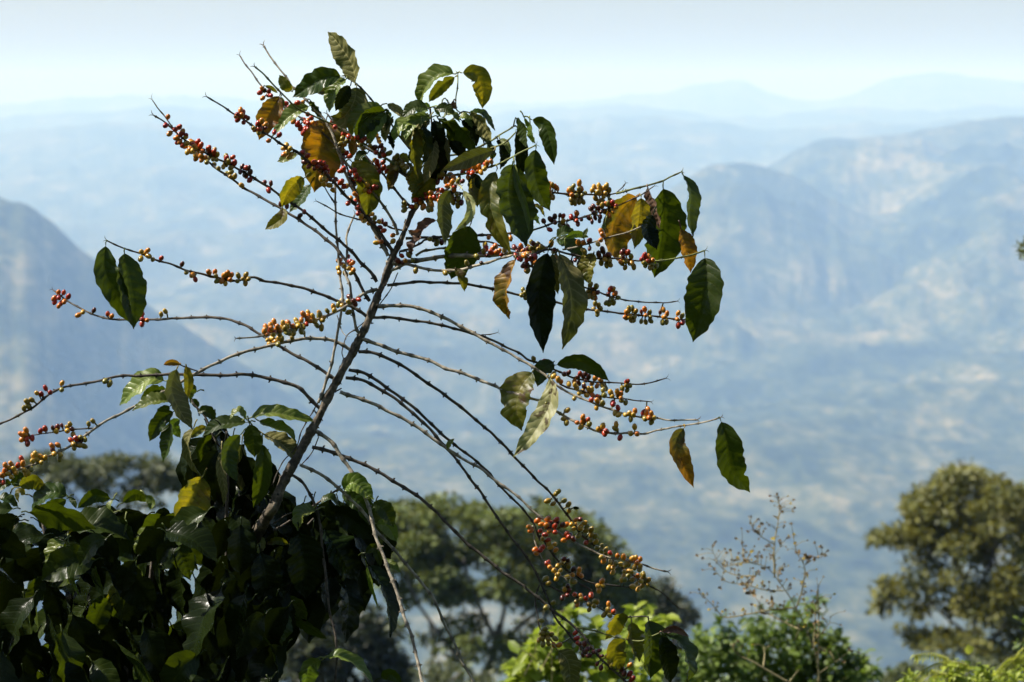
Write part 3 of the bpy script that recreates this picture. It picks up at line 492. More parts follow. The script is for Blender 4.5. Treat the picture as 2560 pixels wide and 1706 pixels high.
# ------------------------------------------------------------------ coffee cherries: x, y, count, ripeness (r red, d dark, o orange, y yellow, g olive)
CH = dict(
C1="275,950,1,o 250,1035,1,r 290,1115,1,o 345,1075,1,r 388,1045,1,r 400,1080,2,o 408,1115,1,r 420,1125,2,r 450,1145,1,y 375,1175,2,o 395,1220,2,r 435,1220,1,y 500,1235,4,y 520,1210,2,o 560,1225,4,r 585,1215,2,r 615,1255,2,d 460,1260,2,o 465,1297,1,y 510,1255,2,y 530,1305,2,y 580,1360,2,o 580,1310,2,o 620,1325,3,o 690,1280,2,r 692,1310,2,r 740,1300,2,y 730,1348,2,g 690,1365,2,g 850,1370,2,g 890,1380,4,r 860,1435,2,g 816,1442,1,y 755,1430,2,g 655,1395,1,g 1030,1480,5,d 1040,1450,1,r 1050,1550,2,r 910,1515,2,g 862,1528,2,g 990,910,2,o 990,945,4,r 1060,965,1,d 1015,1007,1,r 940,948,1,o 1195,1022,3,o 1150,1045,3,r 1110,1062,1,y 1200,1060,2,d 1165,1105,1,g 1335,1125,2,r 1260,1185,1,o 1460,1240,2,y 1430,1275,2,y 1445,1325,2,y 1475,1295,2,y 1415,1320,1,o 1195,672,1,o 1175,715,1,r 1202,768,1,o 1265,698,1,d 1235,720,2,d 1282,742,1,r",
C2="450,848,2,r 470,870,2,d 565,812,1,r 612,815,1,o 415,915,1,o 530,1020,2,r 525,995,1,o 640,1010,2,r 650,1040,3,r 615,1070,2,r 655,1105,3,r 685,945,2,r 695,990,2,o 740,1040,1,o 700,1105,1,d 635,1320,2,r 655,1420,2,d 725,1395,1,r 780,1398,1,r 800,1440,4,r 760,1440,3,d 815,1470,2,d 890,1500,2,r 885,1540,2,d 960,1478,2,r 920,1030,2,r 1035,1140,2,r 1080,1160,2,o 1160,1180,3,r 1210,1170,1,r 1180,1200,2,g 1010,1190,3,g 1025,1225,1,y 1180,1255,2,g 1240,1220,3,g 1010,1430,2,r 1000,1300,2,d 1040,1335,3,r 1110,1510,3,r 1140,1545,3,r 1360,1270,4,d 1380,1300,4,r 1440,1290,2,g 1430,1310,2,g 1375,1420,4,r 1360,1465,2,r 1410,1475,2,r 1320,1455,1,y 1320,1375,1,g 1540,1375,3,g 1545,1420,8,g 1500,1430,3,g 1590,1440,2,g 1640,1480,3,g 1660,1450,2,g",
C4="270,225,2,d 280,300,1,r 430,440,2,d 480,375,2,g 630,510,1,d 590,545,1,d 15,250,1,y 825,180,1,y 800,212,2,y 880,280,2,y 915,297,1,y 962,205,2,r 1010,235,2,r 1045,258,1,g 960,100,2,r 890,125,1,r 1115,370,3,o 1165,380,2,r 1190,345,1,o 1190,435,3,r 1135,440,2,r 1150,495,2,r 1220,352,2,y 1060,425,1,r 1205,410,2,r 1245,245,1,y 1225,295,1,y 1280,265,2,r 1333,272,1,d 1268,312,1,r 1130,200,4,d 1110,130,2,r 1080,150,2,d 1285,448,1,r 1190,550,1,y 1210,575,2,y 1292,532,1,y 1240,615,2,y 1300,600,2,g 1320,570,1,g 1365,605,1,y 1425,605,2,d 1400,665,2,r 1498,740,1,o 1500,797,1,y 1360,780,2,o 1335,812,1,y 1545,965,2,d 1585,940,1,r 1620,988,1,o 1570,1000,2,d 1605,420,1,g 1610,450,1,g 1608,495,1,g 962,1062,1,y 975,1102,1,y 1020,1040,1,y 1000,1000,2,o 1060,975,2,r 1100,1010,1,o 1060,1095,3,g 1112,1080,1,o 1085,1365,2,d 1165,1372,1,r 1130,1412,1,d 1030,1385,2,y 1000,1430,1,g 962,1420,1,g 915,1440,1,y 925,1475,1,y 855,1480,1,g 1045,1480,2,g",
D2="715,385,2,y 700,410,2,g 690,475,2,g 675,455,1,g 640,375,2,y 650,415,2,y 590,400,3,o 620,410,2,o 605,450,1,r 582,507,1,g 545,495,2,g 545,440,2,y 560,460,2,g 500,450,2,o 495,530,2,g 510,495,2,g 460,450,2,y 455,480,2,y 480,440,1,o 440,500,3,g 380,460,3,o 355,505,2,r 340,475,2,o 400,490,3,o 330,540,2,y 385,545,3,y 360,575,3,y 420,540,2,g 405,570,2,g 330,505,2,o",
D1="1035,185,1,o 990,195,1,y 1020,220,2,y 985,245,1,y 1070,250,1,g 1130,240,1,r 1275,282,1,d 1305,340,1,g 1345,357,1,o 1368,390,1,r 1462,338,1,o 1505,335,1,o 1512,365,1,g 1520,400,1,g 1570,358,1,o 1595,345,1,o 1618,360,1,o 1590,385,2,o 1578,418,1,y 1552,402,1,o 1668,362,1,g 1722,355,1,g 1700,385,1,g 1718,415,1,g 1662,402,1,g 1740,385,1,g 410,478,1,o 447,480,1,r 480,508,1,r 412,518,1,r 378,522,1,o 405,555,2,r 450,545,1,o 412,575,1,o 548,640,1,o 580,618,1,y 658,605,1,d 755,630,1,r 783,645,1,o 1000,655,2,r 995,700,1,r 1030,675,1,o 1128,632,1,y 1157,612,1,y 435,1115,1,y 432,1162,1,g 258,1185,1,y 290,1190,1,r 335,1165,2,r 188,1242,1,g 222,1232,1,g 168,1290,1,g 195,1275,1,g 738,1100,1,g 768,1120,1,g 650,1380,1,g 620,1400,1,g",
E8="340,395,1,o 275,445,1,o 320,450,1,o 290,515,1,o 350,515,1,r 420,500,1,r 360,570,1,d 530,405,1,r 590,375,1,r 690,365,1,d 750,360,1,d 810,335,1,d 735,410,1,y 915,315,1,y 880,355,1,y 880,405,1,y 940,380,1,d 955,450,1,y 925,525,1,r 995,505,1,r 1050,490,1,g 1110,520,1,g 960,580,1,g 1040,595,1,g 1100,605,1,g 970,625,1,g 1060,540,1,d 755,590,1,o 680,600,1,o 690,655,1,d 710,705,1,y 790,715,1,y 780,770,1,g 465,710,1,y 440,735,1,y 530,745,1,y 590,755,1,y 540,815,1,y 425,800,1,y 480,780,1,y 280,765,1,r 235,855,1,r 300,830,1,o 315,915,1,y 410,905,1,g 340,965,1,y 375,950,1,y 145,835,1,o 70,855,1,o 110,890,1,y 60,925,1,o 180,900,1,y 100,965,1,y 205,950,1,y 150,1010,1,y 30,985,1,o 10,1060,2,r",
C3="830,1137,1,o 870,1140,1,o 840,1180,2,r 888,1110,1,o 865,1235,1,o 925,1128,1,o 905,1190,1,r 970,1128,1,o 1010,1090,2,r 1022,1060,1,o 1090,1075,1,o 1050,1090,1,o 955,1170,1,o 990,1182,1,y 1025,1145,1,y 350,1450,1,r 395,1440,1,d 445,1385,1,r 430,1420,2,r 470,1415,2,o 500,1380,1,o 545,1365,2,r 480,1480,2,o 530,1420,1,r 500,1455,1,y 570,1410,2,r 575,1350,1,o 610,1360,1,r 655,1315,1,o 690,1310,1,o 420,1490,2,o 310,1518,1,r 350,1510,1,y 500,1500,1,y 450,1530,2,g 500,1540,1,g 570,1450,2,o 240,1475,1,g 240,1545,1,g 300,1335,1,g 330,1355,1,g 275,1240,1,g 290,1275,1,y 725,1350,1,o 730,1320,1,r 740,1420,3,g 780,1450,2,d 740,1485,2,g 610,1195,1,g 580,1215,1,g 620,1250,2,o 670,1240,2,d 710,1215,2,o 680,1270,2,o 740,1265,2,g 780,1260,2,d 560,1240,2,d 270,1170,2,g 170,1060,2,g 190,1110,4,g 140,1120,2,g 225,1115,2,g 1660,1330,1,o 1690,1305,1,g 1735,1335,1,o 1660,1375,1,g 1675,1425,1,g",
C6="285,225,2,o 330,252,1,g 260,280,1,g 270,330,2,g 455,265,1,g 535,232,2,o 500,250,2,g 450,290,2,o 485,300,2,g 530,305,2,g 560,275,2,g 470,345,2,g 500,370,3,g 545,360,2,g 435,335,2,g 490,385,1,g 690,245,2,y 730,235,2,y 770,235,1,y 665,280,2,y 745,265,2,y 795,270,1,g 710,300,1,y 760,298,1,y 745,330,1,y 700,345,2,g 790,340,2,g 725,380,2,g 760,385,2,g 770,395,1,o 822,383,1,r 830,420,2,o 855,410,1,r 785,465,2,o 830,460,1,o 785,492,1,y 640,430,1,d 675,425,2,d 650,450,2,d 700,455,2,d 695,490,2,d 690,530,2,d 640,530,2,d 505,475,1,o 480,525,2,r 520,520,2,d 515,550,2,d 310,505,1,d 355,495,1,d 385,500,1,r 340,560,2,g 385,545,1,y 300,540,2,d 410,585,2,d 370,595,2,g 265,622,1,r 210,545,1,d 725,640,1,o 735,668,1,o 720,715,1,o 695,752,1,y 520,735,1,o 565,738,1,o 620,720,1,d 620,790,1,d 570,810,1,g 575,845,2,g 735,800,1,d 700,840,1,d 745,835,2,d 790,845,1,d 730,885,2,y 790,875,2,g 750,930,2,g 780,930,2,g 960,825,1,r 920,845,2,d 930,880,2,g 990,860,1,g 895,910,1,o 925,940,2,g 965,915,2,y 1000,930,2,g 1115,848,1,r 1085,885,1,r 1130,880,2,r 1170,875,2,o 1105,915,1,g 1165,910,2,g 1140,950,2,g 1190,935,2,g 1175,960,1,g 490,920,3,d 515,1055,2,o 500,1120,1,o 510,1290,1,r 650,1125,2,g 680,1160,2,d 610,1190,2,g 640,1180,2,o 620,1220,2,g 655,1210,2,o 805,1150,1,r 830,1180,2,o 785,1200,1,d 855,1210,2,g 770,1275,1,g 820,1245,1,g 800,1280,1,g 835,1275,1,g 670,1280,1,g 700,1295,1,g 680,1330,2,g 720,1325,1,g 690,1375,1,g 950,1350,1,o 1000,1345,2,g 935,1400,1,o 978,1393,1,y 1020,1400,1,g 970,1330,1,g 965,1430,2,g 1010,1430,1,g 1080,1355,1,d 1110,1330,1,o 1155,1360,1,g 1120,1385,1,o 1160,1400,1,g 1080,1440,1,g 1120,1445,1,g 1165,1435,1,g 1275,1335,1,o 1250,1355,1,d 1310,1370,1,o 1285,1400,1,o 1270,1450,1,g 1305,1445,1,g 1410,1365,1,o 1445,1390,1,g 1400,1420,1,o 1450,1450,1,r 1410,1475,1,r 20,790,2,o 60,820,3,d 100,780,2,g 120,750,2,g 160,775,2,g 190,780,1,g 110,850,2,r 30,835,2,o 80,890,3,d 110,900,2,o 280,740,1,o 290,780,2,d 310,840,2,g 310,880,1,o 60,960,2,d 70,990,1,g 35,1175,2,g 15,1205,1,g 50,1190,1,g 50,1230,1,g",
C5="1065,760,1,o 1030,835,1,y 1110,890,2,o 1145,870,2,o 1130,840,1,o 1060,890,2,r 1190,930,1,r 1235,910,2,g 990,890,2,g 940,920,2,g 1020,920,3,d 980,985,2,d 1280,770,1,o 1390,870,2,d 1400,920,2,o 1360,940,2,r 1410,970,2,r 1440,1085,1,g 1430,1050,2,d 555,770,2,g 580,800,2,d 530,810,2,g 490,775,1,g 350,1085,1,g 300,960,2,g 1480,900,3,g 1340,870,2,d 1500,850,3,d 1570,850,2,g 640,1110,1,g 850,1010,1,g",
D3="375,130,1,g 450,150,1,r 480,165,1,r 590,240,1,d 620,230,1,d 535,265,2,y 515,240,1,y 568,292,1,o 700,238,1,r 740,255,2,d 760,260,1,d 710,280,4,d 715,310,2,d 660,290,1,o 640,310,2,y 685,355,2,y 735,340,2,y 780,350,1,y 820,280,2,o 850,300,2,g 800,315,2,o 860,335,2,g 730,380,2,y 765,385,2,o 820,395,1,r 780,420,1,r 820,425,1,o 870,370,2,g 850,425,2,g 860,440,1,g 815,475,1,y 660,410,1,g 915,370,1,y 925,395,1,y 960,360,1,y 985,380,1,o 965,400,2,o 928,440,1,r 955,455,2,r 990,425,1,g 1020,440,1,g 1030,290,1,r 1025,320,1,g 995,340,1,g 1030,352,1,g 1050,320,1,g 945,512,1,y 970,525,1,y 1018,525,1,y 1050,515,1,y 1085,497,1,o 1075,525,1,y 1055,555,1,g 1175,485,1,o 1145,508,1,r 1165,512,1,o 1200,515,1,o 1155,552,1,g 1185,545,1,o 1220,545,1,y 1200,575,1,g 480,435,2,g 515,437,1,g 450,430,2,g 610,493,1,g 585,553,1,g 605,580,1,g 680,580,1,o 720,540,1,o 720,568,1,o 755,558,1,r 765,590,1,g 707,610,1,y 828,623,1,y 860,603,1,y 865,640,2,r 885,640,1,r 953,592,1,y 948,622,1,g 980,685,1,r 1082,608,1,y 1055,655,1,y 1100,658,1,o",
D4="582,148,1,g 565,165,1,g 503,217,1,g 545,238,1,g 628,215,1,g 660,243,1,g 665,288,1,g 445,375,2,o 505,350,1,o 495,395,1,o 510,420,2,o 570,355,1,r 550,385,2,r 530,445,2,d 560,450,1,r 600,385,2,d 365,410,1,o 378,437,1,o 450,440,1,r 640,395,1,o 685,390,1,y 715,358,1,o 745,355,1,d 735,395,2,y 700,425,1,y 745,420,1,y 780,380,1,y 795,410,1,g 830,430,1,g 790,435,1,g 735,475,1,g 645,460,1,r 660,485,1,r 690,480,2,d 625,510,1,o 790,528,1,r 465,500,1,g 495,490,2,r 515,535,1,y 555,540,1,y 525,560,1,y 565,582,1,o 410,580,1,o 420,607,1,o 465,565,1,r 450,585,1,r 830,470,1,g 860,480,1,g 825,510,1,g 865,520,1,y 870,565,1,g 910,548,1,g 940,580,1,g 905,592,1,g 905,635,1,y 922,665,1,o 940,610,1,g 970,605,1,r 1025,625,1,o 1070,635,1,o 1000,665,2,g 1050,690,1,y 970,670,1,y 960,715,1,y 990,715,1,y 1075,742,1,y 1110,740,1,y 990,750,1,y 1070,780,1,y 1090,690,1,g 1055,805,1,y 1080,805,1,g 1110,795,2,g 1135,645,1,y 1160,640,1,y 1195,650,1,o 1170,680,1,o 1195,700,1,y 1130,700,2,g 1130,745,1,g 1205,740,2,g 1175,775,1,o 1200,815,1,y 1240,790,2,g 1165,835,1,y 1140,855,1,y 1210,850,1,g 1180,875,1,y 1140,800,1,g 1250,820,2,g 1220,770,1,g 510,675,1,r 500,685,1,r 520,710,1,o 550,735,1,y 580,700,1,y 625,650,1,d 655,660,1,d 610,680,1,g 640,695,2,g 660,680,1,g 600,735,1,y 580,765,1,y 570,795,1,y 695,725,1,d 740,730,1,o 735,755,1,o 755,775,1,o 690,768,1,o 655,775,1,y 670,800,2,g 700,820,1,g 490,795,1,g 510,830,1,g 655,850,1,d 630,875,1,y 665,885,1,d 650,920,1,d 615,940,1,d 705,913,1,r 750,923,1,o 790,942,1,r 828,920,1,r 720,965,1,g 725,990,1,o 755,950,1,g 810,985,1,g 855,968,1,g 850,1000,1,g 815,1025,1,g 870,970,1,g 910,815,1,o 880,850,1,y 915,845,1,y 887,882,1,y 958,985,1,o 953,1027,1,y 995,1040,1,r 925,1065,1,g 967,1070,1,g 495,1010,1,g 545,975,1,g 460,1110,1,g 485,1170,1,g 465,1205,1,g 500,1200,1,g 540,1230,2,g 440,1255,1,g 465,1240,1,g 505,1240,1,g 510,1280,1,g 470,1285,1,g 550,1290,1,o 590,1290,1,o 715,1220,2,r 740,1260,2,d 730,1275,1,r 790,1300,2,d 760,1335,2,d 790,1370,2,d 825,1330,2,d 900,1350,2,d 960,1390,2,g 1010,1420,1,g 1035,1450,1,g 975,1425,2,g 1117,1440,1,o 1060,1490,2,d 1130,1520,2,r 1150,1560,2,r 880,1450,2,d",
)
CPAL = dict(r=[(.42, .020, .008), (.30, .012, .010), (.52, .06, .010)], d=[(.09, .010, .010), (.045, .009, .010), (.15, .016, .012)], o=[(.62, .19, .012), (.58, .14, .012), (.64, .25, .018)],
            y=[(.58, .34, .03), (.62, .29, .025), (.50, .32, .04)], g=[(.26, .20, .025), (.22, .20, .03), (.36, .21, .02)])
def cherry_geo(mb, p, ax, rad, ln, cols, rn):
    ax = ax.normalized(); a = ax.cross(Vector((0.3, .2, 1))).normalized(); b = ax.cross(a); seg, ring = 12, 9; vs, cl, uv = [], [], []
    tint = rn.choice(cols); t2 = rn.choice(cols)
    for i in range(ring + 1):
        th = math.pi * i / ring; z = -math.cos(th) * ln; r = math.sin(th) ** .92 * rad * (1 + .04 * math.cos(th))
        if i == ring: z = ln * .90; r = rad * .10
        if i == ring - 1: r = rad * .30; z = ln * .96
        if i == 0: r = rad * .12
        for k in range(seg):
            an = 2 * math.pi * k / seg; vs.append(p + ax * z + (a * math.cos(an) + b * math.sin(an)) * r)
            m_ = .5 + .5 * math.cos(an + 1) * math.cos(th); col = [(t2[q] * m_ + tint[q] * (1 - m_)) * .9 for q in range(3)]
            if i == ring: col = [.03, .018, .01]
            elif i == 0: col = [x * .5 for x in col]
            cl.append(col); uv.append((k / seg, i / ring))
    f = [(i * seg + k, i * seg + (k + 1) % seg, (i + 1) * seg + (k + 1) % seg, (i + 1) * seg + k) for i in range(ring) for k in range(seg)] + [tuple(range(seg))[::-1], tuple(ring * seg + k for k in range(seg))]
    mb.add(vs, f, uv, cl)
ents = []
rc = random.Random(11)
for key, txt in CH.items():
    for e in txt.split():
        x, y, n, k = e.split(','); x, y = cp(key, float(x), float(y)); ents.append((x, y, int(n), k))
single = []
for (x, y, n, k) in ents:
    for j in range(n):
        if n == 1: dx = dy = 0
        else:
            a = 2 * math.pi * (j + rc.random() * .5) / n; r = 6.0 * math.sqrt(n) * rc.uniform(.75, 1.05); dx, dy = math.cos(a) * r, math.sin(a) * r * .9
        px_, py_ = x + dx, y + dy; nb, q = nearest(px_, py_)
        zo = -rc.uniform(.2, 1.0) * 9 / FPX * D0 if j % 2 == 0 else rc.uniform(.0, .9) * 9 / FPX * D0
        zo -= max(0, 9 - q) * .9 / FPX * D0 * (1 if j % 2 == 0 else -1)
        single.append([px_, py_, nb[2] + zo, nb, q, k])
# gather them into clusters on the node they grow from
clus = []
for s_ in sorted(single, key=lambda s: (s[3][3], s[0])):
    for cl in clus:
        if cl[0][3][3] == s_[3][3] and math.hypot(np.mean([u[0] for u in cl]) - s_[0], np.mean([u[1] for u in cl]) - s_[1]) < 34: cl.append(s_); break
    else: clus.append([s_])
clus.sort(key=lambda c_: -len(c_))
NCL = 97
def add_cherry(mb, s_, rn):
    x, y, d, nb, q, k = s_; p = at(x, y, d); foot = at(nb[0] + rn.uniform(-2, 2), nb[1], nb[2]); ax = (p - foot)
    if ax.length < 1e-4: ax = Vector((0, -1, 0))
    ax = ax.normalized() + Vector((rn.uniform(-.45, .45), rn.uniform(-.6, .3), rn.uniform(-.45, .45)))
    sc = rn.uniform(.9, 1.12); rad = 6.3 / FPX * D0 * sc; ln = 8.5 / FPX * D0 * sc * rn.uniform(.95, 1.12)
    if k == 'd' and rn.random() < .35: rad *= .75; ln *= .85
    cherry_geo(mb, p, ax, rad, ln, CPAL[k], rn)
    if q < 55:
        an = ax.normalized(); pr = .0013; mb2v = []
        tube(mb, [foot, foot.lerp(p - an * ln, .6), p - an * ln * .9], [pr, pr, pr * 1.1], 5); 
        for q_ in range(15): mb.c[-1 - q_] = (.09, .09, .03)
def branch_par(nb):
    return bobj[int(nb[3])]
rest = MB(); rcn = random.Random(5)
for i, cl in enumerate(clus):
    if i < NCL:
        mb = MB()
        for s_ in cl: add_cherry(mb, s_, rcn)
        nb = cl[0][3]; mb.build('cherry_cluster', M_CH, branch_par(nb), origin=at(nb[0], nb[1], nb[2]))
    else:
        for s_ in cl: add_cherry(rest, s_, rcn)
if rest.v:
    o = rest.build('scattered_cherries', M_CH, tree); o['kind'] = 'stuff'
print('CHERRIES', len(single), 'clusters', len(clus))
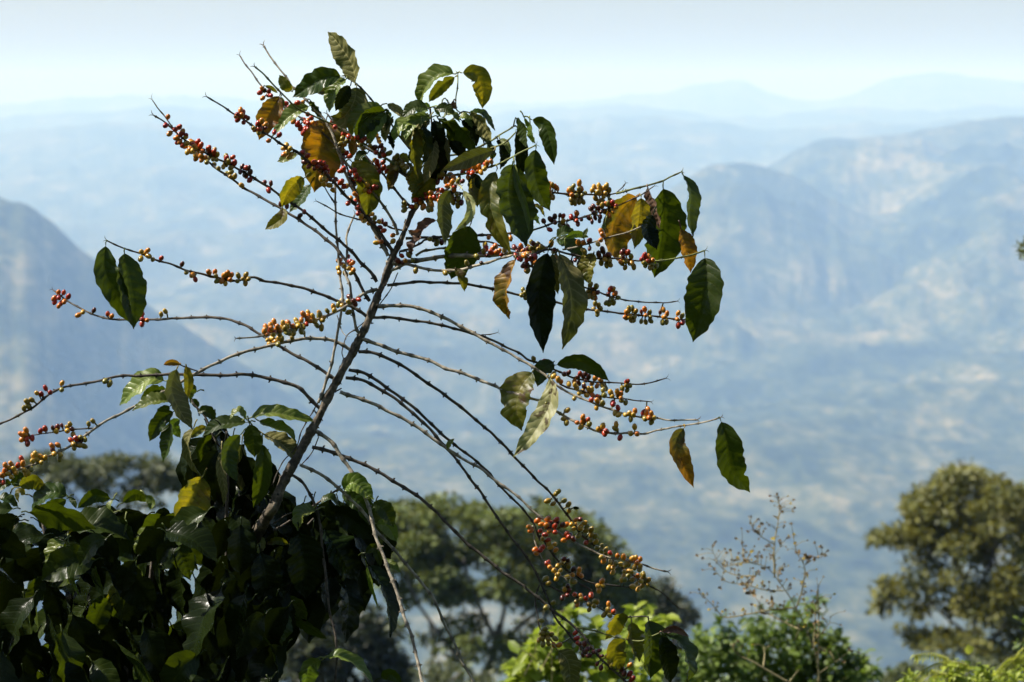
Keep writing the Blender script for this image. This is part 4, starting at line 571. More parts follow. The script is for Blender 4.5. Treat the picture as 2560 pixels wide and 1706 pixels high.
# ------------------------------------------------------------------ coffee leaves: crop, spine, shown width, kind, mode (l lit, d shaded, n; b = behind, f = in front)
LV = [
 ('C2', [(1130, 640), (1085, 430), (960, 240), (860, 118)], 180, 'P', 'l'), ('C2', [(1010, 550), (850, 560), (690, 640), (515, 760)], 185, 'G', 'n'),
 ('C2', [(1050, 570), (950, 640), (900, 760), (872, 905)], 180, 'L', 'l'), ('C2', [(1085, 640), (1010, 740), (935, 895)], 105, 'K', 'df'),
 ('C2', [(1145, 640), (1120, 800), (1010, 960), (885, 945)], 215, 'P', 'd'), ('C2', [(395, 730), (330, 860), (250, 1010), (185, 1180)], 185, 'O', 'n'),
 ('C2', [(690, 840), (560, 890), (430, 990), (320, 1140)], 125, 'L', 'l'), ('C2', [(680, 780), (750, 860), (815, 975)], 120, 'G', 'l'), ('C2', [(880, 700), (810, 700), (745, 710)], 95, 'P', 'nb'),
 ('C2', [(850, 960), (830, 1120), (780, 1330), (729, 1690)], 430, 'O', 'nb'), ('C2', [(570, 1320), (470, 1350), (365, 1390)], 110, 'L', 'lb'), ('C2', [(510, 705), (450, 640), (385, 540)], 105, 'Y', 'n'),
 ('C2', [(400, 750), (410, 820), (395, 890)], 45, 'L', 'n'), ('C2', [(240, 645), (310, 670), (370, 720)], 35, 'Y', 'n'), ('C2', [(1440, 880), (1250, 890), (1130, 1000), (1085, 1150)], 130, 'L', 'l'),
 ('C2', [(1440, 890), (1300, 940), (1190, 1050), (1135, 1200)], 150, 'G', 'd'), ('C2', [(1445, 900), (1360, 1000), (1290, 1100), (1265, 1240)], 105, 'L', 'n'), ('C2', [(1290, 840), (1220, 870), (1170, 940)], 60, 'G', 'db'),
 ('C2', [(1060, 1185), (1110, 1240), (1105, 1340)], 115, 'O', 'n'), ('C2', [(1255, 1300), (1190, 1330), (1135, 1430)], 100, 'G', 'l'), ('C2', [(1435, 820), (1550, 890), (1650, 990)], 70, 'P', 'n'),
 ('C2', [(1500, 950), (1440, 1060), (1420, 1200)], 95, 'P', 'l'), ('C2', [(1480, 1090), (1470, 1180), (1505, 1275)], 120, 'K', 'd'), ('C2', [(1800, 950), (1640, 990), (1540, 1080), (1505, 1200)], 110, 'L', 'l'),
 ('C2', [(1640, 960), (1690, 1040), (1570, 1150)], 100, 'G', 'd'), ('C2', [(1790, 960), (1680, 1050), (1660, 1180), (1700, 1260)], 120, 'P', 'l'), ('C2', [(1790, 1010), (1830, 1200), (1790, 1420)], 115, 'K', 'df'),
 ('C2', [(1560, 1350), (1610, 1340), (1655, 1410)], 60, 'Y', 'n'), ('C2', [(1310, 1080), (1350, 1180), (1390, 1260)], 95, 'O', 'db'), ('C4', [(1080, 0), (1210, 150), (1260, 330), (1250, 560)], 200, 'Y', 'db'),
 ('C2', [(980, 1000), (1000, 1100), (960, 1210)], 90, 'Y', 'nb'), ('C2', [(1210, 1330), (1260, 1420), (1330, 1460)], 70, 'G', 'nb'), ('C2', [(1480, 1420), (1500, 1500), (1450, 1640)], 90, 'O', 'n'),
 ('C3', [(745, 215), (600, 210), (450, 330), (368, 520)], 150, 'L', 'l'), ('C3', [(745, 240), (620, 320), (530, 420), (478, 492)], 100, 'Y', 'nb'), ('C3', [(790, 205), (950, 220), (1010, 380), (1003, 558)], 165, 'Y', 'n'),
 ('C3', [(480, 550), (340, 545), (215, 640)], 110, 'G', 'l'), ('C3', [(500, 540), (440, 545), (365, 625)], 80, 'L', 'nb'), ('C3', [(540, 560), (640, 555), (730, 610)], 85, 'G', 'n'), ('C3', [(530, 560), (570, 590), (600, 645)], 70, 'L', 'l'),
 ('C3', [(580, 680), (740, 720), (870, 850), (940, 1010)], 190, 'G', 'd'), ('C3', [(610, 640), (700, 600), (785, 690)], 85, 'L', 'l'), ('C3', [(865, 595), (980, 690), (1060, 830), (1085, 940)], 120, 'P', 'l'),
 ('C3', [(860, 590), (1000, 610), (1130, 770)], 110, 'G', 'l'), ('C3', [(790, 665), (890, 750), (950, 930)], 100, 'K', 'd'), ('C3', [(720, 475), (725, 520), (745, 565)], 40, 'B', 'n'), ('C3', [(670, 500), (690, 540), (710, 580)], 35, 'G', 'n'),
 ('C3', [(1330, 645), (1400, 760), (1430, 935)], 115, 'G', 'lf'), ('C3', [(1475, 660), (1610, 720), (1670, 900), (1707, 1108)], 125, 'G', 'n'), ('C3', [(1410, 640), (1470, 740), (1500, 900)], 70, 'L', 'lb'),
 ('C3', [(1150, 850), (1200, 960), (1180, 1150)], 140, 'K', 'd'), ('C3', [(1170, 850), (1240, 900), (1275, 1010)], 50, 'L', 'n'), ('C3', [(1345, 740), (1385, 950), (1375, 1250)], 110, 'K', 'd'),
 ('C3', [(1530, 930), (1510, 1120), (1560, 1350), (1667, 1560)], 185, 'G', 'd'), ('C5', [(1310, 10), (1280, 300), (1330, 600), (1440, 850)], 325, 'G', 'df'), ('C5', [(1150, 85), (1070, 300), (1120, 600), (1290, 930)], 175, 'Y', 'n'),
 ('C5', [(1315, 0), (1345, 230), (1430, 480), (1465, 740)], 60, 'L', 'nf'), ('C3', [(600, 790), (600, 1000), (560, 1240)], 140, 'K', 'd'), ('C3', [(535, 840), (510, 1050), (430, 1300)], 110, 'P', 'n'),
 ('C3', [(360, 740), (340, 1000), (375, 1240)], 120, 'Y', 'd'), ('C3', [(640, 830), (670, 960), (680, 1110)], 65, 'P', 'l'), ('C3', [(680, 870), (770, 960), (840, 1070)], 130, 'K', 'd'), ('C3', [(300, 950), (320, 1060), (310, 1100)], 70, 'G', 'l'),
 ('C3', [(175, 1130), (130, 1230), (80, 1365)], 75, 'O', 'n'), ('C3', [(1130, 960), (950, 1020), (760, 1100), (600, 1165)], 130, 'P', 'd'), ('C5', [(500, 85), (410, 220), (310, 400)], 75, 'P', 'l'), ('C5', [(560, 190), (450, 260), (310, 425)], 160, 'Y', 'd'),
 ('C5', [(700, 280), (620, 420), (620, 650), (640, 830)], 130, 'P', 'df'), ('C5', [(805, 285), (890, 430), (860, 580), (730, 700)], 75, 'W', 'nf'), ('C5', [(890, 625), (830, 780), (770, 980), (697, 1170)], 320, 'G', 'df'),
 ('C5', [(740, 1060), (800, 1150), (830, 1292)], 80, 'Y', 'n'), ('C5', [(940, 160), (930, 300), (955, 465)], 140, 'Y', 'd'), ('C5', [(1475, 450), (1550, 470), (1615, 555)], 80, 'Y', 'l'), ('C5', [(1480, 470), (1530, 540), (1565, 635)], 85, 'L', 'l'),
 ('C5', [(1330, 950), (1260, 1150), (1220, 1350), (1265, 1562)], 190, 'O', 'lf'), ('PX', [(1372, 622), (1352, 700), (1350, 790), (1358, 883)], 60, 'K', 'df'), ('PX', [(1396, 625), (1425, 710), (1430, 790), (1406, 874)], 52, 'P', 'd'),
 ('C5', [(1690, 900), (1700, 1100), (1745, 1320)], 90, 'P', 'd'), ('C6', [(310, 700), (420, 740), (510, 820), (560, 935)], 110, 'G', 'lf'), ('C6', [(320, 690), (400, 640), (500, 665)], 95, 'G', 'l'), ('C6', [(400, 700), (500, 660), (615, 690)], 55, 'L', 'n'),
 ('C6', [(560, 680), (590, 640), (600, 605)], 55, 'G', 'l'), ('C6', [(660, 820), (600, 950), (625, 1112)], 140, 'Y', 'l'), ('C6', [(1060, 310), (900, 480), (840, 660), (900, 935)], 240, 'O', 'db'), ('C6', [(1080, 320), (1070, 520), (1020, 792)], 150, 'Y', 'd'),
 ('C6', [(1130, 230), (1190, 400), (1245, 615)], 130, 'B', 'lf'), ('C6', [(1275, 220), (1290, 480), (1260, 780), (1197, 1050)], 290, 'G', 'd'), ('C6', [(1190, 480), (1140, 620), (1220, 800)], 150, 'K', 'd'), ('C6', [(1430, 600), (1480, 780), (1522, 1005)], 125, 'O', 'db'),
 ('C6', [(1445, 115), (1530, 280), (1520, 500), (1543, 692)], 140, 'G', 'd'), ('C6', [(1645, 840), (1660, 1050), (1620, 1300), (1540, 1625)], 270, 'G', 'n'), ('C6', [(760, 560), (750, 600), (740, 640)], 50, 'L', 'l'),
 ('D1', [(740, 130), (740, 330), (830, 520), (915, 700)], 145, 'G', 'n'), ('D1', [(870, 183), (900, 380), (925, 560), (935, 738)], 150, 'G', 'd'), ('D1', [(1265, 982), (1200, 970), (1143, 987)], 38, 'O', 'n'),
 ('D1', [(1245, 1000), (1205, 1150), (1260, 1300), (1350, 1440)], 125, 'P', 'd'), ('D1', [(1300, 985), (1320, 1100), (1305, 1240)], 55, 'Y', 'n'),
 ('C4', [(640, 170), (500, 280), (410, 460)], 140, 'Y', 'd'), ('C4', [(695, 230), (600, 380), (485, 515)], 125, 'G', 'l'), ('C4', [(420, 460), (400, 570), (245, 683)], 105, 'Y', 'n'),
 ('C5', [(560, 590), (450, 640), (395, 710), (370, 780)], 75, 'B', 'l'), ('C5', [(400, 690), (340, 720), (275, 690)], 60, 'B', 'n'), ('C5', [(400, 770), (330, 830), (310, 940)], 95, 'B', 'l'),
 ('D4', [(1115, 1085), (1030, 1110), (935, 1250)], 135, 'Y', 'd'), ('D4', [(1130, 1110), (1140, 1250), (1190, 1415)], 205, 'Y', 'd'), ('D4', [(1090, 1250), (1010, 1330), (1060, 1475)], 135, 'Y', 'd'), ('D4', [(1255, 1090), (1290, 1260), (1270, 1540)], 170, 'G', 'd'),
 ('D4', [(1350, 1210), (1400, 1400), (1420, 1580)], 120, 'K', 'df'), ('D4', [(1370, 1210), (1500, 1270), (1560, 1430), (1545, 1580)], 150, 'G', 'd'), ('D4', [(1350, 1195), (1450, 1170), (1562, 1228)], 45, 'B', 'n'), ('D4', [(575, 1325), (660, 1420), (680, 1640)], 130, 'P', 'n'),
 ('D3', [(375, 212), (280, 330), (250, 480), (292, 637)], 210, 'Y', 'l'), ('D3', [(490, 240), (490, 430), (380, 640), (230, 825)], 115, 'W', 'lf'), ('D3', [(520, 150), (440, 210), (402, 328)], 115, 'G', 'n'), ('D3', [(520, 178), (680, 150), (800, 200), (905, 290)], 90, 'G', 'n'),
 ('D3', [(1435, 605), (1375, 720), (1430, 880), (1495, 1035)], 105, 'O', 'n'), ('D3', [(1680, 550), (1730, 700), (1770, 900), (1890, 1068)], 165, 'G', 'd'), ('D2', [(1590, 1325), (1610, 1290), (1640, 1250)], 40, 'L', 'l'), ('D4', [(690, 270), (712, 268), (742, 270)], 30, 'K', 'd'),
 ('C3', [(510, 640), (400, 650), (280, 750), (250, 870)], 115, 'L', 'l'), ('C3', [(525, 660), (565, 800), (540, 1000)], 120, 'K', 'd'), ('C3', [(490, 650), (430, 760), (440, 960)], 120, 'P', 'l'), ('C3', [(560, 640), (660, 760), (700, 960)], 115, 'G', 'd'),
 ('C3', [(760, 640), (840, 640), (905, 745)], 80, 'L', 'l'), ('C3', [(640, 960), (600, 1120), (500, 1310)], 120, 'K', 'd'), ('C3', [(1000, 830), (1080, 960), (1090, 1080)], 110, 'G', 'd'), ('C3', [(70, 560), (95, 650), (60, 770)], 70, 'G', 'l'),
 ('C3', [(940, 1180), (930, 1330), (960, 1500)], 130, 'K', 'd'), ('C3', [(400, 1150), (350, 1250), (330, 1400)], 110, 'Y', 'd'), ('C3', [(880, 640), (960, 720), (1010, 860)], 90, 'G', 'n'), ('C3', [(1470, 700), (1480, 800), (1520, 900)], 80, 'L', 'l'),
]
# leaves of the dense bush below
LB = [
 ('D1', [(1165, 1100), (1050, 1080), (930, 1170), (835, 1270)], 120, 'L', 'l'), ('D1', [(1200, 1230), (1080, 1240), (925, 1305)], 85, 'L', 'l'), ('D1', [(1170, 1160), (1080, 1170), (980, 1240)], 70, 'G', 'n'), ('D7', [(340, 500), (200, 600), (92, 800)], 130, 'G', 'n'),
 ('D7', [(290, 600), (280, 800), (225, 1005)], 130, 'G', 'l'), ('D7', [(400, 580), (330, 640), (395, 765)], 90, 'L', 'n'), ('D7', [(300, 450), (220, 520), (170, 640)], 90, 'G', 'n'), ('D7', [(740, 590), (650, 500), (560, 510)], 85, 'G', 'n'),
 ('D7', [(1050, 590), (960, 500), (880, 580)], 100, 'L', 'l'), ('D7', [(1065, 575), (1240, 510), (1450, 540), (1735, 605)], 105, 'L', 'l'), ('D7', [(1060, 610), (880, 620), (740, 650), (610, 750)], 115, 'G', 'l'),
 ('D7', [(1150, 590), (1290, 650), (1430, 700), (1535, 805)], 115, 'L', 'l'), ('D7', [(1200, 720), (1340, 780), (1460, 880), (1568, 1005)], 210, 'P', 'l'), ('D7', [(1070, 620), (1110, 770), (1125, 955)], 160, 'G', 'n'),
 ('D7', [(1000, 720), (880, 850), (870, 1050), (960, 1200)], 130, 'G', 'd'), ('D7', [(1000, 800), (980, 1000), (1050, 1230), (1190, 1450)], 140, 'P', 'd'), ('D7', [(1200, 800), (1210, 1000), (1180, 1250), (1110, 1450)], 150, 'G', 'd'),
 ('D7', [(780, 870), (680, 1000), (650, 1180), (740, 1400)], 150, 'K', 'd'), ('D7', [(800, 870), (790, 1050), (830, 1300), (815, 1440)], 80, 'P', 'n'), ('D7', [(660, 650), (580, 690), (475, 770)], 70, 'Y', 'n'),
 ('D7', [(760, 740), (620, 850), (620, 1060)], 110, 'G', 'd'), ('D7', [(530, 650), (460, 800), (500, 1000), (600, 1145)], 110, 'P', 'l'), ('D7', [(520, 240), (540, 290), (560, 300)], 60, 'G', 'n'), ('D7', [(560, 480), (540, 420), (480, 400)], 70, 'G', 'n'),
 ('D7', [(560, 310), (500, 320), (490, 400)], 70, 'G', 'd'), ('E4', [(650, -40), (570, 120), (500, 270), (468, 418)], 200, 'Y', 'd'), ('E4', [(985, 375), (970, 540), (985, 700), (1062, 885)], 260, 'L', 'lf'), ('E4', [(1060, 430), (1090, 500), (1040, 580)], 80, 'W', 'n'),
 ('E4', [(355, 385), (430, 510), (500, 640), (545, 770)], 150, 'G', 'n'), ('E4', [(310, 385), (200, 480), (185, 750)], 110, 'L', 'l'), ('E4', [(310, 450), (285, 650), (325, 890)], 50, 'G', 'l'), ('E4', [(1150, 1030), (1010, 1080), (980, 1255)], 190, 'G', 'n'),
 ('E4', [(1200, 1010), (1270, 1130), (1240, 1270)], 140, 'G', 'd'), ('E4', [(1200, 1000), (1340, 960), (1450, 1090)], 110, 'L', 'n'), ('E4', [(1300, 1040), (1450, 1130), (1605, 1235)], 75, 'G', 'd'), ('E4', [(1310, 500), (1220, 470), (1125, 500)], 50, 'Y', 'n'),
 ('D5', [(290, 430), (330, 650), (340, 950)], 230, 'K', 'd'), ('D5', [(470, 420), (600, 600), (720, 865)], 290, 'K', 'd'), ('D5', [(590, 750), (670, 950), (640, 1275)], 150, 'K', 'd'), ('D5', [(800, 675), (930, 850), (970, 1050), (975, 1235)], 165, 'K', 'd'),
 ('D5', [(795, 690), (835, 850), (885, 1025)], 50, 'L', 'l'), ('D5', [(610, 130), (700, 80), (850, 210)], 110, 'L', 'l'), ('D5', [(600, 140), (760, 240), (830, 400)], 130, 'G', 'n'), ('D5', [(840, 220), (930, 290), (995, 415)], 100, 'G', 'd'),  # first entry: lit strip of the preceding dark leaf, put in as a pale sliver
 ('D5', [(860, 385), (950, 410), (1022, 522)], 90, 'L', 'n'), ('D5', [(780, 605), (860, 570), (900, 710)], 60, 'G', 'n'), ('D5', [(915, 650), (980, 690), (1045, 752)], 42, 'L', 'l'), ('D5', [(430, 280), (310, 310), (280, 440)], 110, 'L', 'l'),
 ('D5', [(470, 330), (640, 330), (860, 510)], 140, 'K', 'n'), ('D5', [(480, 1385), (600, 1370), (730, 1440), (850, 1580)], 95, 'L', 'l'), ('D5', [(465, 1400), (370, 1460), (340, 1640)], 130, 'L', 'd'), ('D5', [(450, 240), (520, 190), (600, 260)], 80, 'G', 'l'), ('D5', [(900, 1540), (970, 1510), (1060, 1580)], 70, 'G', 'n'),
 ('E8', [(160, 1110), (60, 1100), (-80, 1220)], 100, 'G', 'n'), ('E8', [(180, 1150), (250, 1030), (400, 1100)], 170, 'G', 'n'), ('E8', [(240, 1140), (450, 1060), (620, 1240)], 170, 'Y', 'd'), ('E8', [(340, 1240), (250, 1210), (240, 1340)], 120, 'Y', 'l'),
 ('E8', [(890, 1270), (720, 1200), (540, 1280), (410, 1480)], 210, 'G', 'l'), ('E8', [(880, 1290), (800, 1340), (640, 1400), (500, 1520)], 130, 'G', 'n'), ('E8', [(900, 1280), (960, 1330), (1000, 1420)], 60, 'G', 'n'), ('E8', [(1460, 1300), (1250, 1250), (1120, 1330), (1010, 1420)], 150, 'G', 'd'),
 ('E8', [(1480, 1300), (1430, 1380), (1450, 1470)], 80, 'L', 'l'), ('E8', [(1600, 1350), (1750, 1240), (1880, 1280), (1960, 1350)], 130, 'G', 'd'), ('E8', [(1900, 1250), (1980, 1330), (1960, 1440)], 130, 'L', 'n'), ('E8', [(-60, 1300), (80, 1290), (240, 1400)], 130, 'G', 'l'),
 ('E8', [(1500, 1470), (1350, 1480), (1180, 1560)], 90, 'L', 'l'), ('D6', [(420, 650), (350, 700), (320, 860)], 90, 'L', 'l'), ('D6', [(440, 655), (440, 800), (510, 1010)], 120, 'L', 'l'), ('D6', [(1030, 570), (930, 640), (920, 890)], 90, 'L', 'l'),
 ('D6', [(900, 620), (780, 660), (650, 790)], 110, 'G', 'n'), ('D6', [(780, 500), (690, 560), (690, 720)], 120, 'G', 'n'), ('D6', [(810, 510), (800, 560), (780, 650)], 50, 'L', 'l'), ('D6', [(600, 780), (620, 880), (675, 1030)], 45, 'L', 'n'), ('D6', [(760, 930), (740, 1000), (690, 1080)], 90, 'Y', 'n'),
 ('D6', [(560, 540), (480, 560), (470, 650)], 90, 'Y', 'n'), ('D6', [(660, 520), (560, 560), (500, 660)], 100, 'L', 'l'), ('D6', [(100, 550), (60, 620), (40, 760)], 60, 'P', 'l'), ('D6', [(0, 1170), (60, 1160), (110, 1260)], 110, 'G', 'l'), ('D6', [(340, 880), (240, 960), (170, 1140)], 90, 'G', 'n'),
]
LSC = FPX
def build_leaf(key, pts, wd, kind, mode, seed, name, parent, hi=True, dep=None, mb=None):
    rn = random.Random(seed); q = [cp(key, *p) for p in pts]; sc = CROPS[key][2]
    if dep is None:
        nb, dist = nearest(*q[0]); d0 = nb[2]
        if dist > 60: d0 = D0
    else: d0 = dep
    d0 += -.012 if 'f' not in mode else -.035
    if 'b' in mode: d0 += .04
    Lp = sum(math.hypot(a[0] - b[0], a[1] - b[1]) for a, b in zip(q, q[1:])); tip = rn.uniform(-.35, .35) * Lp / FPX * d0
    n = len(q); bow = rn.uniform(-.12, -.02) * Lp / FPX * d0
    P3 = [at(x, y, d0 + tip * (i / (n - 1)) ** 1.3 + bow * math.sin(math.pi * i / (n - 1))) for i, (x, y) in enumerate(q)]
    roll = choose_roll(P3[0], P3[-1], mode[0], rn)
    W = 1.14 * wd / sc / FPX * d0 / max(.74, math.cos(roll) * .95); W = min(W, Lp / FPX * d0 * (.60 if wd > 280 else .56))
    own = mb is None
    if own: mb = MB()
    k = kind; rag = 1 if (kind in 'YB' and rn.random() < .4) or rn.random() < .15 else 0
    nrib = 11 if hi else 8
    leaf_geo(mb, P3, W, roll, fold=rn.uniform(.18, .42) * (1.6 if kind == 'B' else 1), wave=rn.uniform(.03, .075) * (2 if kind == 'B' else 1), nl=44 if hi else 16, nc=5 if hi else 3, ribs=10,
             ribamp=(.0019 if kind in 'PLWO' else .0016) * W / .045 if hi else .0012, seed=seed, bites=rag, curl=rn.uniform(-.3, .3))
    # petiole
    T = (P3[0] - P3[1]).normalized(); pe = P3[0] + T * .012
    if dep is None and dist < 30: pe = at(nb[0], nb[1], nb[2])
    midp = P3[0].lerp(pe, .5) + Uv * .002; r = .0011
    a0 = len(mb.v); tube(mb, [pe, midp, P3[0], P3[0].lerp(P3[1], .12)], [r * 1.3, r, r, r * .5], 5)
    for i_ in range(a0, len(mb.v)): mb.uv[i_] = (0, .5)
    if own: return mb.build(name, LM[k], parent, origin=pe)
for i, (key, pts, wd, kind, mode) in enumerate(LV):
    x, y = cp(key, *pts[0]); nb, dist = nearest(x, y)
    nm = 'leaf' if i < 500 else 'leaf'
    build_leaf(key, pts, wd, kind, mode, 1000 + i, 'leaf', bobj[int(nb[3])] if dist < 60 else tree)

# ------------------------------------------------------------------ dense coffee bush in the lower left
bush = tag(empty('coffee_bush', (at(250, 853, 4.1).x, 4.15, float(height(np.array([4.4]), np.array([-.2]))[0]))), 'dark glossy coffee bush with dense drooping leaves under the leaning tree', 'coffee bush')
def stem(pts, w0, w1, d, dz, nm='stem', mat=M_DARK, par=None, rough=.2):
    q = [cp(*p) for p in pts]; n = len(q); cur = spline([(x, y, d + dz * i / (n - 1)) for i, (x, y) in enumerate(q)], 8); m = len(cur); mb = MB()
    tube(mb, [at(*p) for p in cur], [(w0 + (w1 - w0) * i / m) / 2 / FPX * cur[i][2] * (1 + .12 * (i % 7 == 0)) for i in range(m)], 8, [.5 * (i % 7 == 0) for i in range(m)], rough=rough)
    return mb.build(nm, mat, par or bush, origin=at(*cur[0]))
stem([('PX', 420, 5600), ('PX', 400, 2400), ('PX', 385, 1700), ('PX', 375, 1500), ('PX', 390, 1330)], 40, 10, 4.1, -.05)
stem([('PX', 200, 5600), ('PX', 180, 2300), ('PX', 150, 1700), ('PX', 120, 1400), ('PX', 100, 1260)], 36, 8, 4.15, .1)
stem([('PX', 420, 5600), ('PX', 560, 2300), ('E4', 820, 1400), ('E4', 830, 900), ('E4', 825, 300), ('D7', 860, 1150), ('D7', 840, 900), ('D7', 850, 700)], 30, 7, 4.0, -.05)
stem([('D7', 840, 900), ('D7', 740, 790), ('D7', 640, 560), ('D7', 520, 420), ('D7', 500, 290)], 6, 4, 3.97, .02, 'branch')
stem([('PX', 100, 5600), ('PX', 20, 2300), ('PX', -40, 1700), ('PX', -80, 1350)], 34, 8, 4.2, .1)
stem([('E4', 290, 1568), ('E4', 280, 1300), ('E4', 330, 1000)], 9, 6, 3.95, .0, 'branch'); stem([('E4', 50, 1568), ('E4', 40, 1300), ('E4', 20, 1100)], 12, 8, 3.98, .0, 'branch')
stem([('D5', 100, 385), ('D5', 220, 310), ('D5', 330, 280), ('D5', 430, 270)], 4, 3, 3.9, .0, 'twig'); stem([('D5', 100, 440), ('D5', 200, 380), ('D5', 290, 320), ('D5', 420, 240), ('D5', 520, 170), ('D5', 590, 125)], 6, 5, 3.92, .0, 'twig')
stem([('E4', 1000, 720), ('E4', 1200, 560), ('E4', 1310, 490), ('E4', 1500, 300)], 6, 5, 4.0, .0, 'twig'); stem([('E4', 1200, 1000), ('E4', 1400, 880), ('E4', 1560, 790), ('E4', 1680, 710)], 5, 4, 4.02, .0, 'twig')
for i, (key, pts, wd, kind, mode) in enumerate(LB):
    build_leaf(key, pts, wd, kind, mode, 3000 + i, 'leaf', bush, dep=D0 + random.Random(i).uniform(-.10, .10))
def btop(x):
    return float(np.interp(x, [-400, -100, 0, 60, 120, 170, 230, 300, 360, 420, 470, 520, 580, 640, 690, 730, 780, 900], [1300, 1240, 1220, 1215, 1240, 1260, 1265, 1245, 1240, 1225, 1205, 1215, 1230, 1275, 1330, 1420, 1500, 1700]))
rb = random.Random(77); fol = MB(); fmi = []
for i in range(1250):
    x = rb.uniform(-420, 760); dd = rb.uniform(-.36, .62); d = 4.05 + dd
    y0 = btop(x) + abs(dd) * 110 + 25; y = y0 + (rb.random() ** 1.15) * (2450 - y0)
    if y < 1350 and x > 560: continue
    side = rb.choice((-1, 1)); L = rb.uniform(120, 225) * 4 / d; top = y - y0 < 120
    droop = rb.uniform(.15, .55) if top else rb.uniform(.6, .98)
    ax = math.sqrt(1 - droop ** 2) * side * rb.uniform(.3, 1)
    if x + ax * L > 735 - max(0, 1420 - y) * .8: continue
    pts = [(x, y), (x + ax * L * .45, y + droop * L * .35 - 12 * (1 - droop)), (x + ax * L * .85, y + droop * L * 1.0)]
    kd = rb.choice('GKKKGKG' if y - y0 < 160 else 'KKKKG')  # near-black green dominates deeper down, painting the bush's inner shade
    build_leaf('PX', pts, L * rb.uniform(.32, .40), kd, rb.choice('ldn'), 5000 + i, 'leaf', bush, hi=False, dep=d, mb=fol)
    fmi += ['GKL'.index(kd)] * (len(fol.f) - len(fmi))
for i in range(70):
    x = rb.uniform(655, 940); y = rb.uniform(1290, 1330 + 250 * (1 - abs(x - 760) / 190)); L = rb.uniform(110, 190); d = rb.uniform(3.95, 4.3); ax = rb.uniform(-.5, .5)
    build_leaf('PX', [(x, y - 60), (x + ax * L * .5, y - 60 + L * .4), (x + ax * L * .8, y - 60 + L * .9)], L * .42, 'K', rb.choice('dn'), 7000 + i, 'leaf', bush, hi=False, dep=d, mb=fol); fmi += [1] * (len(fol.f) - len(fmi))
for i in range(34):
    x = rb.uniform(470, 690); y = rb.uniform(1040, 1300); L = rb.uniform(100, 190); d = rb.uniform(4.0, 4.2); ax = rb.uniform(-.6, .6)
    if x > 640 and y < 1130: continue
    build_leaf('PX', [(x, y), (x + ax * L * .6, y + L * .3), (x + ax * L * .8, y + L * .85)], L * .40, rb.choice('GKK'), rb.choice('ldn'), 7200 + i, 'leaf', bush, hi=False, dep=d, mb=fol); fmi += [1] * (len(fol.f) - len(fmi))
for i in range(46):
    x = rb.uniform(560, 725); y = rb.uniform(1300, 1640); L = rb.uniform(100, 170); d = rb.uniform(3.78, 3.98); ax = rb.uniform(-.6, .6)
    if x + ax * L > 735 or (x > 640 and y < 1345): continue
    build_leaf('PX', [(x, y - 20), (x + ax * L * .6, y + L * .25), (x + ax * L * .8, y + L * .8)], L * .42, rb.choice('GKK'), rb.choice('dnd'), 7400 + i, 'leaf', bush, hi=False, dep=d, mb=fol); fmi += [1] * (len(fol.f) - len(fmi))
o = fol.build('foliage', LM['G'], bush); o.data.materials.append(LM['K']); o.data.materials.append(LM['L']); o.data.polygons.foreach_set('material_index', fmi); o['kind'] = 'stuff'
# ------------------------------------------------------------------ trees and shrubs on the slope beyond
def crown_mat(name, a, b, trans, tr=.3, rough=.5, spec=.35, sc=1.2):
    m, t, N, Lk = newmat(name); out = N.new('ShaderNodeOutputMaterial'); pb = N.new('ShaderNodeBsdfPrincipled'); at_ = N.new('ShaderNodeAttribute'); at_.attribute_name = 'Col'
    tc = N.new('ShaderNodeTexCoord'); n = noise(N, Lk, tc.outputs['Object'], sc, 4, .6); f = math_(N, Lk, 'ADD', math_(N, Lk, 'MULTIPLY', n, .5), math_(N, Lk, 'MULTIPLY', at_.outputs['Fac'], .6))
    r = ramp(N, [(.3, a), (.8, b)]); Lk.new(f, r.inputs[0]); Lk.new(r.outputs[0], pb.inputs['Base Color']); pb.inputs['Roughness'].default_value = rough; pb.inputs['Specular IOR Level'].default_value = spec
    tb = N.new('ShaderNodeBsdfTranslucent'); tb.inputs[0].default_value = (*trans, 1); mx = N.new('ShaderNodeMixShader'); mx.inputs[0].default_value = tr
    Lk.new(pb.outputs[0], mx.inputs[1]); Lk.new(tb.outputs[0], mx.inputs[2]); Lk.new(mx.outputs[0], out.inputs[0]); return m
C_OLIVE = crown_mat('crown_olive', (.050, .078, .015), (.165, .205, .045), (.14, .14, .02))
C_WARM = crown_mat('crown_warm_olive', (.055, .070, .017), (.205, .200, .046), (.18, .16, .02))
C_GREY = crown_mat('crown_grey_green', (.042, .056, .022), (.12, .135, .05), (.10, .11, .03))
C_DARK = crown_mat('crown_dark', (.012, .018, .008), (.045, .055, .016), (.03, .04, .01), tr=.15)
C_LIME = crown_mat('crown_lime', (.13, .185, .015), (.31, .36, .04), (.30, .38, .03), tr=.42, sc=4)
C_FRESH = crown_mat('crown_fresh', (.045, .085, .012), (.17, .23, .045), (.17, .25, .02), tr=.32, sc=4)
C_YELL = crown_mat('crown_yellow', (.34, .36, .05), (.52, .50, .12), (.45, .48, .05), tr=.4, sc=4)
C_SEED = crown_mat('seed_brown', (.12, .07, .035), (.34, .24, .11), (.1, .05, .02), tr=.1)
C_FLOW = crown_mat('petal_yellow', (.5, .38, .03), (.7, .5, .05), (.4, .3, .02), tr=.3)
